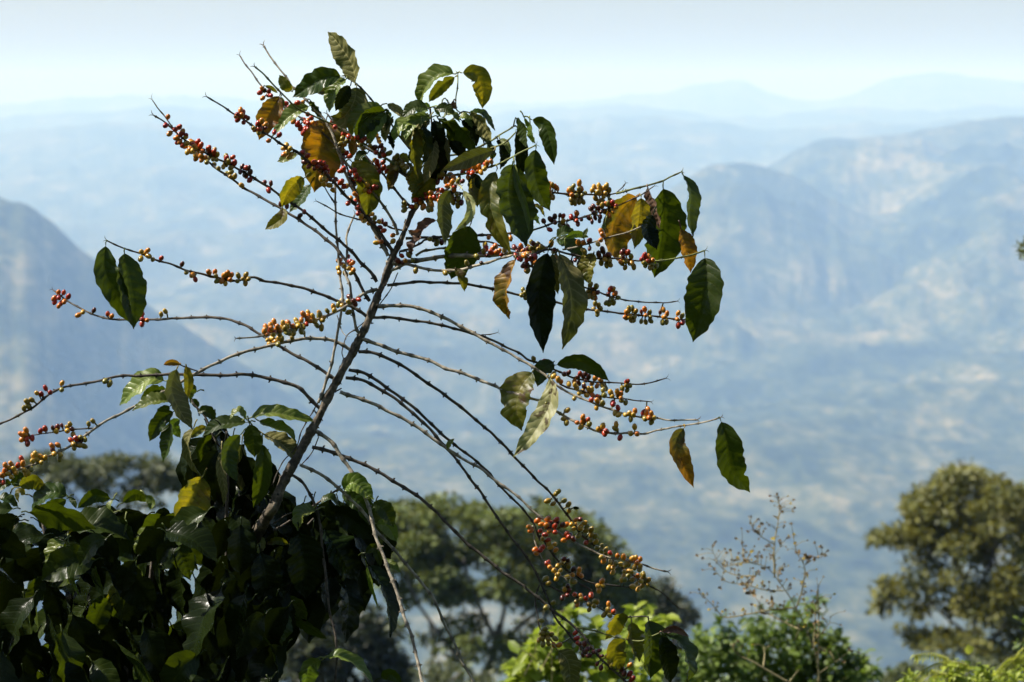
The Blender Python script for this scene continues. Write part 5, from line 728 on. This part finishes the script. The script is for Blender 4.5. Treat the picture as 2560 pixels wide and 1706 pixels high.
def blade(mb, p, dr, nrm, L, W, c_, seg=2):
    """a small folded leaf"""
    dr = dr.normalized(); b = dr.cross(nrm)
    if b.length < 1e-5: b = dr.cross(Vector((.3, .5, .8)))
    b.normalize(); n = b.cross(dr); col = (c_, c_, c_); f_ = n * W * .22
    vs = [p, p + dr * L * .35 - b * W * .5 + f_, p + dr * L * .38, p + dr * L * .35 + b * W * .5 + f_, p + dr * L * .75 - b * W * .36 + f_ - n * L * .08, p + dr * L * .75 - n * L * .06, p + dr * L * .75 + b * W * .36 + f_ - n * L * .08, p + dr * L - n * L * .16]
    mb.add(vs, [(0, 2, 1), (0, 3, 2), (1, 2, 5, 4), (2, 3, 6, 5), (4, 5, 7), (5, 6, 7)], None, [col] * 8)
def rvec(rn):
    while True:
        v = Vector((rn.uniform(-1, 1), rn.uniform(-1, 1), rn.uniform(-1, 1)))
        if .05 < v.length < 1: return v
def clump_crown(mb, clumps, d, n, lpx, rn, dens=1.0, zdep=1.0, wfac=.5):
    k = d / FPX
    for (x, y, rx, ry, *dz) in clumps:
        c_ = at(x, y, d + (dz[0] if dz else rn.uniform(-.5, .5) * rx * k)); cnt = int(6.0 * n * dens * (rx * ry) / 900.0) + 8
        for i in range(cnt):
            v = rvec(rn); v = v.normalized() * (v.length ** .7) * 1.12
            v = v * (1 + .6 * mnoise.noise(Vector((v.x * 2.2 + x, v.y * 2.2, v.z * 2.2 + y))))
            p = c_ + Rv * v.x * rx * k + Fv * v.y * rx * k * zdep + Uv * v.z * ry * k
            dr = (rvec(rn) + Vector((v.x, v.y, v.z * .6)) * .8); nrm = rvec(rn) + Vector((-.1, 0, 1.0)); L = 1.15 * lpx * k * rn.uniform(.6, 1.35)
            blade(mb, p, dr, nrm, L, L * wfac, rn.random())
def limb(mb, pts, w0, w1, d, dz=0.0, seg=7):
    q = [cp(*p) for p in pts]; n = len(q); cur = spline([(x, y, d + dz * i / (n - 1)) for i, (x, y) in enumerate(q)], 14); m = len(cur)
    tube(mb, [at(*p) for p in cur], [(w0 + (w1 - w0) * i / m) / 2 / FPX * cur[i][2] for i in range(m)], seg, rough=.15)
    return at(*cur[0])
def gz(p):
    return float(height(np.array([math.hypot(p.x, p.y)]), np.array([math.atan2(p.x, p.y)]))[0])
def bg_tree(name, label, cat, d, basepx, trunk, limbs, clumps, n, lpx, mat, seed, group=None, bark=None, w=26, wfac=.5, dens=1.0):
    bp = at(basepx[0], basepx[1], d); bp.z = gz(bp); root = tag(empty(name, bp), label, cat, group)
    rn = random.Random(seed); mb = MB(); x1, y1 = cp(*trunk[0]); bx, by, bd = pix(bp)
    mbt = MB(); q = [(bx, by, bd)] + [(*cp(*p), d) for p in trunk]; cur = spline(q, 30); m = len(cur)
    tube(mbt, [at(*p) for p in cur], [(w * (1.25 - .75 * i / m)) / 2 / FPX * cur[i][2] for i in range(m)], 10, rough=.3); mbt.build('trunk', bark or M_TB, root, origin=bp)
    for (pts, w0, w1, dz) in limbs:
        ml = MB(); o_ = limb(ml, pts, w0, w1, d, dz); ml.build('limb', bark or M_TB, root, origin=o_)
    clump_crown(mb, clumps, d, n, lpx, rn, dens, wfac=wfac); mb.build('crown', mat, root); return root
M_TB = bark_mat('tree_bark', (.20, .17, .15), (.34, .30, .27), (.08, .06, .05), 3)
M_TD = bark_mat('tree_bark_dark', (.07, .055, .045), (.13, .10, .08), (.03, .025, .02), 3)
rg = random.Random(42)
def jitter_clumps(boxes, rn):
    """(x0, x1, ytop(x) list, ybot, n, r) -> many small clumps inside an outline"""
    out = []
    for (outline, n, r0, r1, fl) in boxes:
        xs = [p[0] for p in outline]; yt = [p[1] for p in outline]; yb = [p[2] for p in outline]
        for i in range(n):
            x = rn.uniform(xs[0], xs[-1]); a = float(np.interp(x, xs, yt)); b = float(np.interp(x, xs, yb)); r = rn.uniform(r0, r1)
            t = rn.random() ** 1.25; y = a + r * fl + t * max(0, b - a - 2 * r * fl); out.append((x, y, r, r * fl, rn.uniform(-1, 1) * 260 / FPX * 80 * (.3 + .7 * math.sin(math.pi * min(1, max(0, (x - xs[0]) / (xs[-1] - xs[0])))))))
    return out
# flat-topped tree, left
cl = jitter_clumps([([(60, 1150, 1200), (120, 1128, 1215), (210, 1148, 1225), (260, 1135, 1230), (310, 1125, 1235), (370, 1135, 1240), (425, 1150, 1235), (450, 1200, 1225)], 60, 16, 32, .6), ([(90, 1215, 1290), (250, 1225, 1300), (430, 1230, 1290)], 14, 10, 20, .6)], rg)
bg_tree('flat_topped_tree', 'blurred flat-topped tree rising behind the dark coffee bush', 'tree', 95, (260, 1900), [('PX', 255, 1500), ('PX', 258, 1300)],
        [([('PX', 255, 1330), ('PX', 200, 1260), ('PX', 140, 1190)], 9, 4, .5), ([('PX', 257, 1320), ('PX', 310, 1250), ('PX', 380, 1190)], 9, 4, -.5), ([('PX', 258, 1340), ('PX', 255, 1240), ('PX', 240, 1170)], 8, 4, .2), ([('PX', 225, 1290), ('PX', 290, 1235), ('PX', 330, 1170)], 6, 3, .2)], cl, 26, 14, C_GREY, 5, group='trees beyond the coffee', bark=M_TD)
# broad tree in the centre
cl = jitter_clumps([([(930, 1330, 1420), (985, 1262, 1450), (1060, 1250, 1500), (1130, 1238, 1520), (1230, 1250, 1500), (1330, 1245, 1520), (1400, 1262, 1540), (1480, 1295, 1540), (1530, 1330, 1520), (1560, 1420, 1520)], 190, 20, 44, .6),
                    ([(960, 1420, 1640), (1100, 1480, 1700), (1300, 1500, 1700), (1480, 1500, 1640)], 52, 16, 34, .6), ([(1480, 1400, 1520), (1560, 1430, 1560), (1610, 1470, 1560)], 18, 18, 34, .6)], rg)
bg_tree('spreading_tree', 'broad olive-green spreading tree with pale limbs behind the drooping lower branches', 'tree', 80, (1180, 2200), [('PX', 1190, 1800), ('PX', 1230, 1650), ('PX', 1250, 1560)],
        [([('PX', 1240, 1620), ('PX', 1330, 1540), ('PX', 1430, 1470), ('PX', 1500, 1400)], 14, 5, 1), ([('PX', 1240, 1600), ('PX', 1190, 1500), ('PX', 1150, 1400), ('PX', 1080, 1330)], 14, 5, -1), ([('PX', 1250, 1580), ('PX', 1270, 1450), ('PX', 1240, 1340)], 12, 5, 0),
         ([('PX', 1210, 1720), ('PX', 1110, 1600), ('PX', 1040, 1500), ('PX', 1010, 1420)], 14, 5, -1), ([('PX', 1200, 1500), ('PX', 1170, 1440), ('PX', 1160, 1400)], 8, 4, -1.5), ([('PX', 1075, 1700), ('PX', 1085, 1620), ('PX', 1075, 1560)], 14, 8, -1), ([('PX', 1290, 1480), ('PX', 1360, 1420), ('PX', 1380, 1340)], 9, 4, -1)], cl, 26, 15, C_OLIVE, 6, group='trees beyond the coffee', w=34)
# dark tree behind its right edge
cl = jitter_clumps([([(1560, 1530, 1620), (1600, 1470, 1680), (1650, 1440, 1700), (1700, 1500, 1720), (1765, 1560, 1700)], 44, 20, 38, .7)], rg)
bg_tree('dark_crown_tree', 'dark tree crown showing at the right edge of the broad central tree', 'tree', 88, (1650, 2300), [('PX', 1650, 1900), ('PX', 1645, 1640)], [([('PX', 1645, 1660), ('PX', 1690, 1600), ('PX', 1710, 1560)], 10, 4, 0)], cl, 26, 15, C_DARK, 7, group='trees beyond the coffee', bark=M_TD)
# dark tree under the right clump of the coffee bush
cl = jitter_clumps([([(700, 1560, 1760), (780, 1470, 1800), (850, 1450, 1800), (930, 1500, 1780), (985, 1600, 1760)], 60, 22, 44, .7)], rg)
bg_tree('dark_left_tree', 'dark tree seen below the hanging leaves, left of the broad tree', 'tree', 62, (850, 2300), [('PX', 850, 1900), ('PX', 845, 1640)], [([('PX', 845, 1700), ('PX', 800, 1620), ('PX', 790, 1550)], 10, 4, 0), ([('PX', 845, 1700), ('PX', 890, 1620), ('PX', 900, 1560)], 10, 4, 0)], cl, 26, 20, C_DARK, 8, group='trees beyond the coffee', bark=M_TD)
# low thicket between
cl = jitter_clumps([([(950, 1660, 1800), (1100, 1650, 1800), (1240, 1680, 1800)], 20, 18, 34, .6)], rg)
bg_tree('low_tree', 'low scrubby tree top at the foot of the broad tree', 'tree', 74, (1040, 2400), [('PX', 1050, 1900), ('PX', 1060, 1740)], [([('PX', 1060, 1760), ('PX', 1120, 1710), ('PX', 1150, 1680)], 8, 4, 0)], cl, 22, 15, C_GREY, 12, group='trees beyond the coffee', bark=M_TB)
# right-hand tree
cl = jitter_clumps([([(2290, 1240, 1330), (2340, 1180, 1420), (2400, 1165, 1420), (2470, 1180, 1430), (2520, 1200, 1440), (2600, 1225, 1440), (2700, 1300, 1450)], 74, 24, 46, .55), ([(2270, 1290, 1440), (2340, 1230, 1480), (2450, 1250, 1560), (2650, 1300, 1600)], 60, 22, 40, .6), ([(2180, 1330, 1360), (2220, 1325, 1370), (2300, 1280, 1400)], 12, 16, 32, .5),
                    ([(2190, 1480, 1540), (2230, 1430, 1540), (2330, 1420, 1540)], 16, 18, 36, .42), ([(2400, 1430, 1560), (2480, 1440, 1600), (2560, 1440, 1620), (2680, 1460, 1600)], 40, 22, 42, .5), ([(2270, 1560, 1620), (2360, 1560, 1650), (2480, 1580, 1680), (2600, 1580, 1700)], 34, 20, 38, .55)], rg)
bg_tree('gappy_tree', 'tall olive tree with open gaps in its crown at the right edge', 'tree', 70, (2430, 2300), [('PX', 2430, 1900), ('PX', 2440, 1650), ('PX', 2430, 1500)],
        [([('PX', 2435, 1560), ('PX', 2400, 1440), ('PX', 2380, 1330), ('PX', 2400, 1230)], 11, 4, .5), ([('PX', 2435, 1600), ('PX', 2340, 1520), ('PX', 2315, 1480), ('PX', 2260, 1440)], 9, 4, -1), ([('PX', 2430, 1500), ('PX', 2480, 1400), ('PX', 2500, 1300)], 10, 4, .3), ([('PX', 2430, 1640), ('PX', 2330, 1590), ('PX', 2310, 1560)], 7, 3, -.8), ([('PX', 2450, 1640), ('PX', 2530, 1540), ('PX', 2580, 1480)], 9, 4, .4)], cl, 25, 15, C_WARM, 9, group='trees beyond the coffee', w=22)
cl = jitter_clumps([([(2190, 1720, 1800), (2250, 1660, 1800), (2310, 1635, 1800), (2400, 1640, 1800), (2500, 1650, 1800)], 30, 20, 34, .6)], rg)
bg_tree('small_olive_tree', 'small olive treetop low behind the yellow-leaved shrub', 'tree', 50, (2330, 2400), [('PX', 2330, 2000), ('PX', 2330, 1740)], [([('PX', 2330, 1760), ('PX', 2280, 1710), ('PX', 2260, 1690)], 8, 4, 0)], cl, 24, 17, C_GREY, 10, group='trees beyond the coffee')

def shrub(name, label, d, basex, twigs, n_leaf, L, W, mat, seed, spread, group='shrubs below the coffee', up=.5, extra=None, cat='shrub'):
    """twigs: list of spines in crop coords; leaves set along the upper part of each"""
    bp = at(basex, 1706, d); bp.z = gz(bp); root = tag(empty(name, bp), label, cat, group); rn = random.Random(seed); mb = MB(); k = d / FPX; bx, by, bd = pix(bp)
    for (pts, w0) in twigs:
        q = [cp(*p) for p in pts]; dz = rn.uniform(-.25, .25) * d * .1; n = len(q)
        full = [(bx + rn.uniform(-20, 20), by, bd), ((bx + q[0][0]) / 2, (by + q[0][1]) / 2, d)] + [(x, y, d + dz * (i + 1) / n) for i, (x, y) in enumerate(q)]
        cur = spline(full, 12); m = len(cur); ms = MB(); tube(ms, [at(*p) for p in cur], [max(1.2, w0 * (1 - .8 * i / m)) / 2 / FPX * cur[i][2] for i in range(m)], 6, rough=.1); ms.build('stem', M_GREEN, root, origin=bp)
        Q = spline([(x, y, d + dz * (i + 1) / n) for i, (x, y) in enumerate(q)], 3); 
        for j in range(n_leaf):
            t = rn.random() ** .8; c_ = Q[int(t * (len(Q) - 1))]; off = spread * (1.05 - .75 * t)
            p = at(c_[0] + rn.gauss(0, off), c_[1] + rn.gauss(0, off * .8), c_[2] + rn.gauss(0, off) * k * 1.3)
            dr = Vector((rn.uniform(-1, 1), rn.uniform(-1, 1), rn.uniform(-.8, .7))); nrm = Vector((rn.uniform(-.6, .6), rn.uniform(-.8, .4), 1)); LL = L * k * rn.uniform(.6, 1.25); blade(mb, p, dr, nrm, LL, W * k * rn.uniform(.7, 1.2), rn.random())
    mb.build('foliage', mat, root); return root
tw = [([('PX', 1300, 1720), ('PX', 1320, 1660), ('PX', 1335, 1625), ('PX', 1345, 1600)], 5), ([('PX', 1400, 1760), ('PX', 1400, 1650), ('PX', 1420, 1560), ('PX', 1435, 1530)], 6), ([('PX', 1470, 1760), ('PX', 1470, 1640), ('PX', 1490, 1560)], 6),
      ([('PX', 1540, 1760), ('PX', 1560, 1640), ('PX', 1590, 1560), ('PX', 1600, 1515)], 6), ([('PX', 1600, 1760), ('PX', 1620, 1650), ('PX', 1640, 1560), ('PX', 1655, 1540)], 6), ([('PX', 1340, 1760), ('PX', 1300, 1700), ('PX', 1290, 1670)], 5), ([('PX', 1440, 1800), ('PX', 1380, 1690), ('PX', 1370, 1640)], 5), ([('PX', 1510, 1800), ('PX', 1520, 1700), ('PX', 1530, 1640)], 5)]
shrub('lime_shrub', 'sunlit lime-green leafy shrub at the bottom behind the drooping twigs', 8.5, 1480, tw, 95, 44, 26, C_LIME, 31, 22)
tw = []
for i in range(30):
    x = 1700 + i * 17 + rg.uniform(-8, 8); yt = float(np.interp(x, [1700, 1760, 1850, 1950, 2040, 2100, 2170, 2200], [1590, 1540, 1535, 1510, 1530, 1580, 1600, 1650])) + rg.uniform(0, 60); tw.append(([('PX', (x + 1950) / 2, 1800), ('PX', x * .85 + 1950 * .15, 1700), ('PX', x, yt)], 5))
tw += [([('PX', 1980, 1760), ('PX', 1990, 1600), ('PX', 1985, 1500)], 5), ([('PX', 2010, 1700), ('PX', 2030, 1560), ('PX', 2040, 1490)], 5)]
shrub('green_bush', 'rounded green leafy bush behind the dried weed stalk', 12, 1950, tw, 105, 30, 15, C_FRESH, 32, 24, cat='bush')
tw = []
for i in range(26):
    x = 2260 + i * 14 + rg.uniform(-6, 6); yt = float(np.interp(x, [2250, 2330, 2420, 2470, 2560, 2640], [1690, 1670, 1650, 1640, 1640, 1620])) + rg.uniform(0, 50); tw.append(([('PX', x, 1820), ('PX', x, 1740), ('PX', x + rg.uniform(-10, 10), yt)], 4))
fs = shrub('glossy_shrub', 'bright glossy shrub with pale yellow feathery leaves in the bottom right corner', 7, 2430, tw, 90, 22, 11, C_LIME, 33, 16)
mb = MB(); ms = MB(); rn = random.Random(8)
for pts, LL in (([('F6', 1400, 1260), ('F6', 1250, 1200), ('F6', 1120, 1190), ('F6', 940, 1215)], 24), ([('F6', 1640, 1330), ('F6', 1400, 1290), ('F6', 1220, 1330), ('F6', 1080, 1400), ('F6', 970, 1510)], 28), ([('F6', 1520, 1300), ('F6', 1400, 1310), ('F6', 1300, 1360)], 26), ([('F6', 1500, 1560), ('F6', 1330, 1440), ('F6', 1200, 1410)], 20), ([('F6', 1980, 1440), ('F6', 2150, 1260), ('F6', 2353, 1190)], 28), ([('F6', 2050, 1480), ('F6', 2200, 1300), ('F6', 2360, 1270)], 26), ([('F6', 2353, 1120), ('F6', 2300, 1170), ('F6', 2240, 1260)], 22), ([('F6', 1100, 1560), ('F6', 1180, 1480), ('F6', 1330, 1430)], 20)):
    q = [cp(*p) for p in pts]; cur = spline([(x, y, 6.9 + i * .04) for i, (x, y) in enumerate(q)], 3.2); tube(ms, [at(*p) for p in cur], [.0012] * len(cur), 5)
    for i, p_ in enumerate(cur):
        if i % 2: continue
        p = at(*p_); T = at(*cur[min(i + 1, len(cur) - 1)]) - at(*cur[max(0, i - 1)])
        for sg in (-1, 1):
            dr = T.normalized() * .5 + Vector((sg * .35, -.5 * sg, -.75)); blade(mb, p, dr, Vector((sg * .5, -.4, .8)), LL * 6.9 / FPX * rn.uniform(.8, 1.2), 8 * 6.9 / FPX, rn.random())
ms.build('leaf_stalk', M_GREEN, fs); mb.build('feathery_leaf', C_YELL, fs)['kind'] = 'stuff'
mb = MB(); blade(mb, at(*cp('F6', 1640, 1080), 6.8), Vector((.1, 0, -1)), Vector((.2, -1, .4)), 27 * 6.8 / FPX, 26 * 6.8 / FPX, .5); mb.build('leaf', C_YELL, fs)
# loose green spray above it, against the right edge
mb = MB(); rn = random.Random(19)
bp = at(2640, 1900, 9.0); bp.z = gz(bp); sp_ = tag(empty('green_sapling', bp), 'fresh green sapling tip reaching in at the right edge above the glossy shrub', 'sapling')
for pts in ([('PX', 2640, 2000), ('PX', 2620, 1700), ('PX', 2580, 1600), ('PX', 2552, 1550)], [('PX', 2640, 2000), ('PX', 2630, 1720), ('PX', 2560, 1620), ('PX', 2530, 1605)]):
    q = [cp(*p) for p in pts]; cur = spline([(pix(bp)[0], pix(bp)[1], 9.0)] + [(x, y, 9.0) for x, y in q], 5); ms = MB(); tube(ms, [at(*p) for p in cur], [.006 - .005 * i / len(cur) for i in range(len(cur))], 6); ms.build('stem', M_GREEN, sp_, origin=bp)
    for i in range(110):
        c_ = cur[int(len(cur) * (.86 + .14 * rn.random())) - 1]; blade(mb, at(c_[0] + rn.gauss(0, 9), c_[1] + rn.gauss(0, 10), 9 + rn.gauss(0, .03)), Vector((rn.uniform(-1, 1), rn.uniform(-1, .5), rn.uniform(-.4, .9))), Vector((rn.uniform(-.5, .5), -.4, 1)), .028, .011, rn.random())
mb.build('foliage', C_FRESH, sp_)
# leafy tip poking in at the right edge, mid height
mb = MB(); ms = MB(); bp = at(2900, 1900, 10.0); bp.z = gz(bp); tr_ = tag(empty('roadside_tree', bp), 'tiny blurred sprig of a tree just outside the right edge', 'tree')
bx, by, bd = pix(bp); cur = spline([(bx, by, bd), (2880, 2400, 10), (2840, 1400, 10), (2760, 850, 10), (2640, 660, 10), (2556, 616, 10)], 20); tube(ms, [at(*p) for p in cur], [.05 * (1 - i / len(cur)) ** 1.2 + .002 for i in range(len(cur))], 8, rough=.1); ms.build('trunk', M_TD, tr_, origin=bp)
for i in range(60): blade(mb, at(2560 + rn.gauss(0, 9), 626 + rn.gauss(0, 13), 10 + rn.gauss(0, .03)), rvec(rn), rvec(rn), .024, .012, rn.random())
for (x, y, r, n) in ((2700, 700, 50, 300), (2780, 820, 70, 500), (2880, 1000, 100, 800), (2700, 560, 45, 300), (2850, 700, 90, 700)):
    for i in range(n): v = rvec(rn); blade(mb, at(x + v.x * r, y + v.z * r, 10 + v.y * r / 600), rvec(rn), rvec(rn) + Vector((0, 0, 1)), .05, .022, rn.random())
mb.build('crown', C_OLIVE, tr_)

# ------------------------------------------------------------------ dried weed with seed heads, right of centre
def weed(name, label, d, basex, stems, dots, seed, extra=0, mat=None, dsc=1.0):
    bp = at(basex, 1706, d); bp.z = gz(bp); root = tag(empty(name, bp), label, 'dried weed'); rn = random.Random(seed); bx, by, bd = pix(bp); allp = []
    for si, (pts, w0) in enumerate(stems):
        q = [(*cp(*p), d + (si % 3 - 1) * .06 * min(1, i / 2)) for i, p in enumerate(pts)]
        if si == 0: q = [(bx, by, bd)] + q
        cur = spline(q, 5); m = len(cur); ms = MB(); tube(ms, [at(*p) for p in cur], [max(1.0, w0 * (1 - .7 * i / m)) / 2 / FPX * cur[i][2] for i in range(m)], 6, rough=.2)
        ms.build('stem' if si == 0 else 'twig', mat or M_DRY, root, origin=at(*cur[0])); allp += [tuple(c_) for c_ in cur[(len(cur) // 2 if si == 0 else 0):]]
    mb = MB(); mf = MB(); hair = MB()
    ds = [(*cp('E7', *p[:2]), p[2] if len(p) > 2 else 5, p[3] if len(p) > 3 else 'b') for p in dots]
    for i in range(extra):
        c_ = rn.choice(allp)
        if c_[1] > 1640: continue
        ds.append((c_[0] + rn.gauss(0, 19), c_[1] - abs(rn.gauss(0, 15)), rn.uniform(2.5, 5.5), 'b' if rn.random() < .86 else 'y'))
    for (x, y, r, kk) in ds:
        nb = min(allp, key=lambda c_: math.hypot(c_[0] - x, c_[1] - y - 8)); dd = nb[2] + rn.uniform(-.03, .03); p = at(x, y, dd); f0 = at(*nb[:3])
        if (p - f0).length < .15: tube(hair, [f0, f0.lerp(p, .5) + Uv * .004, p], [.0009, .0007, .0006], 4)
        rr_ = r / FPX * d * dsc
        for k in range(7): blade(mf if kk == 'y' else mb, p, rvec(rn) + Vector((0, 0, .5)), rvec(rn), rr_ * 1.25, rr_ * .8, rn.random())
    if hair.v: o = hair.build('seed_stalks', mat or M_DRY, root); o['kind'] = 'stuff'
    o = mb.build('seed_heads', C_SEED, root); o['kind'] = 'stuff'
    if mf.v: o = mf.build('yellow_flowers', C_FLOW, root); o['kind'] = 'stuff'
M_DRY = bark_mat('dry_stalk', (.27, .22, .10), (.42, .35, .17), (.10, .08, .04), 60)
st = [([('E7', 1225, 1568), ('E7', 1180, 1300), ('E7', 1110, 1110), ('E7', 1030, 950), ('E7', 930, 800), ('E7', 830, 680), ('E7', 700, 640), ('E7', 680, 600)], 8), ([('E7', 885, 740), ('E7', 885, 500), ('E7', 910, 350), ('E7', 925, 230), ('E7', 910, 115)], 5), ([('E7', 1100, 1165), ('E7', 980, 1110), ('E7', 830, 1030), ('E7', 770, 960)], 6),
      ([('E7', 1040, 990), ('E7', 850, 1010), ('E7', 680, 1040), ('E7', 510, 1065), ('E7', 440, 1010), ('E7', 400, 960), ('E7', 310, 885)], 5), ([('E7', 960, 860), ('E7', 800, 850), ('E7', 660, 810), ('E7', 520, 790), ('E7', 420, 700)], 3.5), ([('E7', 740, 745), ('E7', 600, 740), ('E7', 500, 700), ('E7', 430, 625)], 4.5),
      ([('E7', 1060, 980), ('E7', 1100, 850), ('E7', 1120, 680), ('E7', 1060, 560), ('E7', 1030, 420)], 4), ([('E7', 1120, 660), ('E7', 1200, 610), ('E7', 1275, 580)], 2.5), ([('E7', 700, 640), ('E7', 600, 650), ('E7', 505, 668), ('E7', 430, 600), ('E7', 400, 515)], 3), ([('E7', 885, 500), ('E7', 800, 450), ('E7', 735, 400), ('E7', 700, 340)], 3),
      ([('E7', 990, 1568), ('E7', 820, 1470), ('E7', 720, 1410), ('E7', 600, 1350), ('E7', 550, 1270)], 7), ([('E7', 800, 1450), ('E7', 810, 1350), ('E7', 800, 1290)], 4), ([('E7', 1240, 1560), ('E7', 1220, 1430), ('E7', 1190, 1300)], 6), ([('E7', 1000, 1568), ('E7', 1050, 1500), ('E7', 1075, 1470)], 4), ([('E7', 930, 800), ('E7', 880, 620), ('E7', 960, 480)], 2.5),
      ([('E7', 1170, 1270), ('E7', 1300, 1130), ('E7', 1320, 1060)], 3), ([('E7', 1230, 1500), ('E7', 1400, 1380), ('E7', 1470, 1320)], 3), ([('E7', 660, 640), ('E7', 640, 560), ('E7', 640, 490)], 2.5)]
dots = [(910, 115), (920, 145), (925, 210), (1040, 222), (1030, 243), (760, 312), (700, 342), (770, 368), (730, 405, 7), (760, 410, 6), (872, 460, 6, 'y'), (1042, 430, 6, 'y'), (960, 365, 7), (1015, 345), (640, 492, 5), (650, 550), (610, 572), (840, 510, 6), (930, 497), (790, 600, 7), (750, 590, 6), (522, 573), (430, 487), (412, 515), (285, 590), (330, 612), (385, 660, 6), (505, 672), (600, 670, 6), (630, 660, 5, 'y'), (1070, 572, 9),
        (1130, 610, 15), (1160, 640, 7), (1200, 625), (1220, 600), (1275, 583), (1245, 520, 6), (1195, 490), (1125, 735, 7), (650, 820, 12), (665, 845, 9), (710, 770, 9), (700, 800, 8), (720, 890, 13), (870, 870, 8), (800, 690, 7), (945, 700, 8), (800, 800, 6, 'y'), (465, 843, 6), (680, 890, 9), (870, 930, 10), (795, 1040, 9), (930, 980, 7), (1210, 1110, 8), (1185, 1035, 5, 'y'), (1470, 1330, 8), (1420, 1420, 7), (1270, 968), (1235, 998), (1430, 1020, 3), (1400, 1130, 4), (1320, 1070, 3), (910, 295), (945, 255, 6), (665, 630, 7), (690, 590, 5)]
weed('dried_weed', 'tall dried weed with tiny brown seed heads and a few yellow flowers', 6.6, 2040, st, dots, 3, extra=470)
weed('faded_weed', 'thin faded weed stalk with dried heads in front of the broad central tree', 7.6, 1340, [([('PX', 1380, 1720), ('PX', 1330, 1640), ('PX', 1290, 1560), ('PX', 1262, 1530)], 3), ([('PX', 1340, 1650), ('PX', 1300, 1620), ('PX', 1270, 1600)], 2.5), ([('PX', 1350, 1680), ('PX', 1390, 1600), ('PX', 1402, 1530)], 2.5), ([('PX', 1330, 1650), ('PX', 1310, 1690)], 2)],
     [], 4, extra=26, dsc=.8)
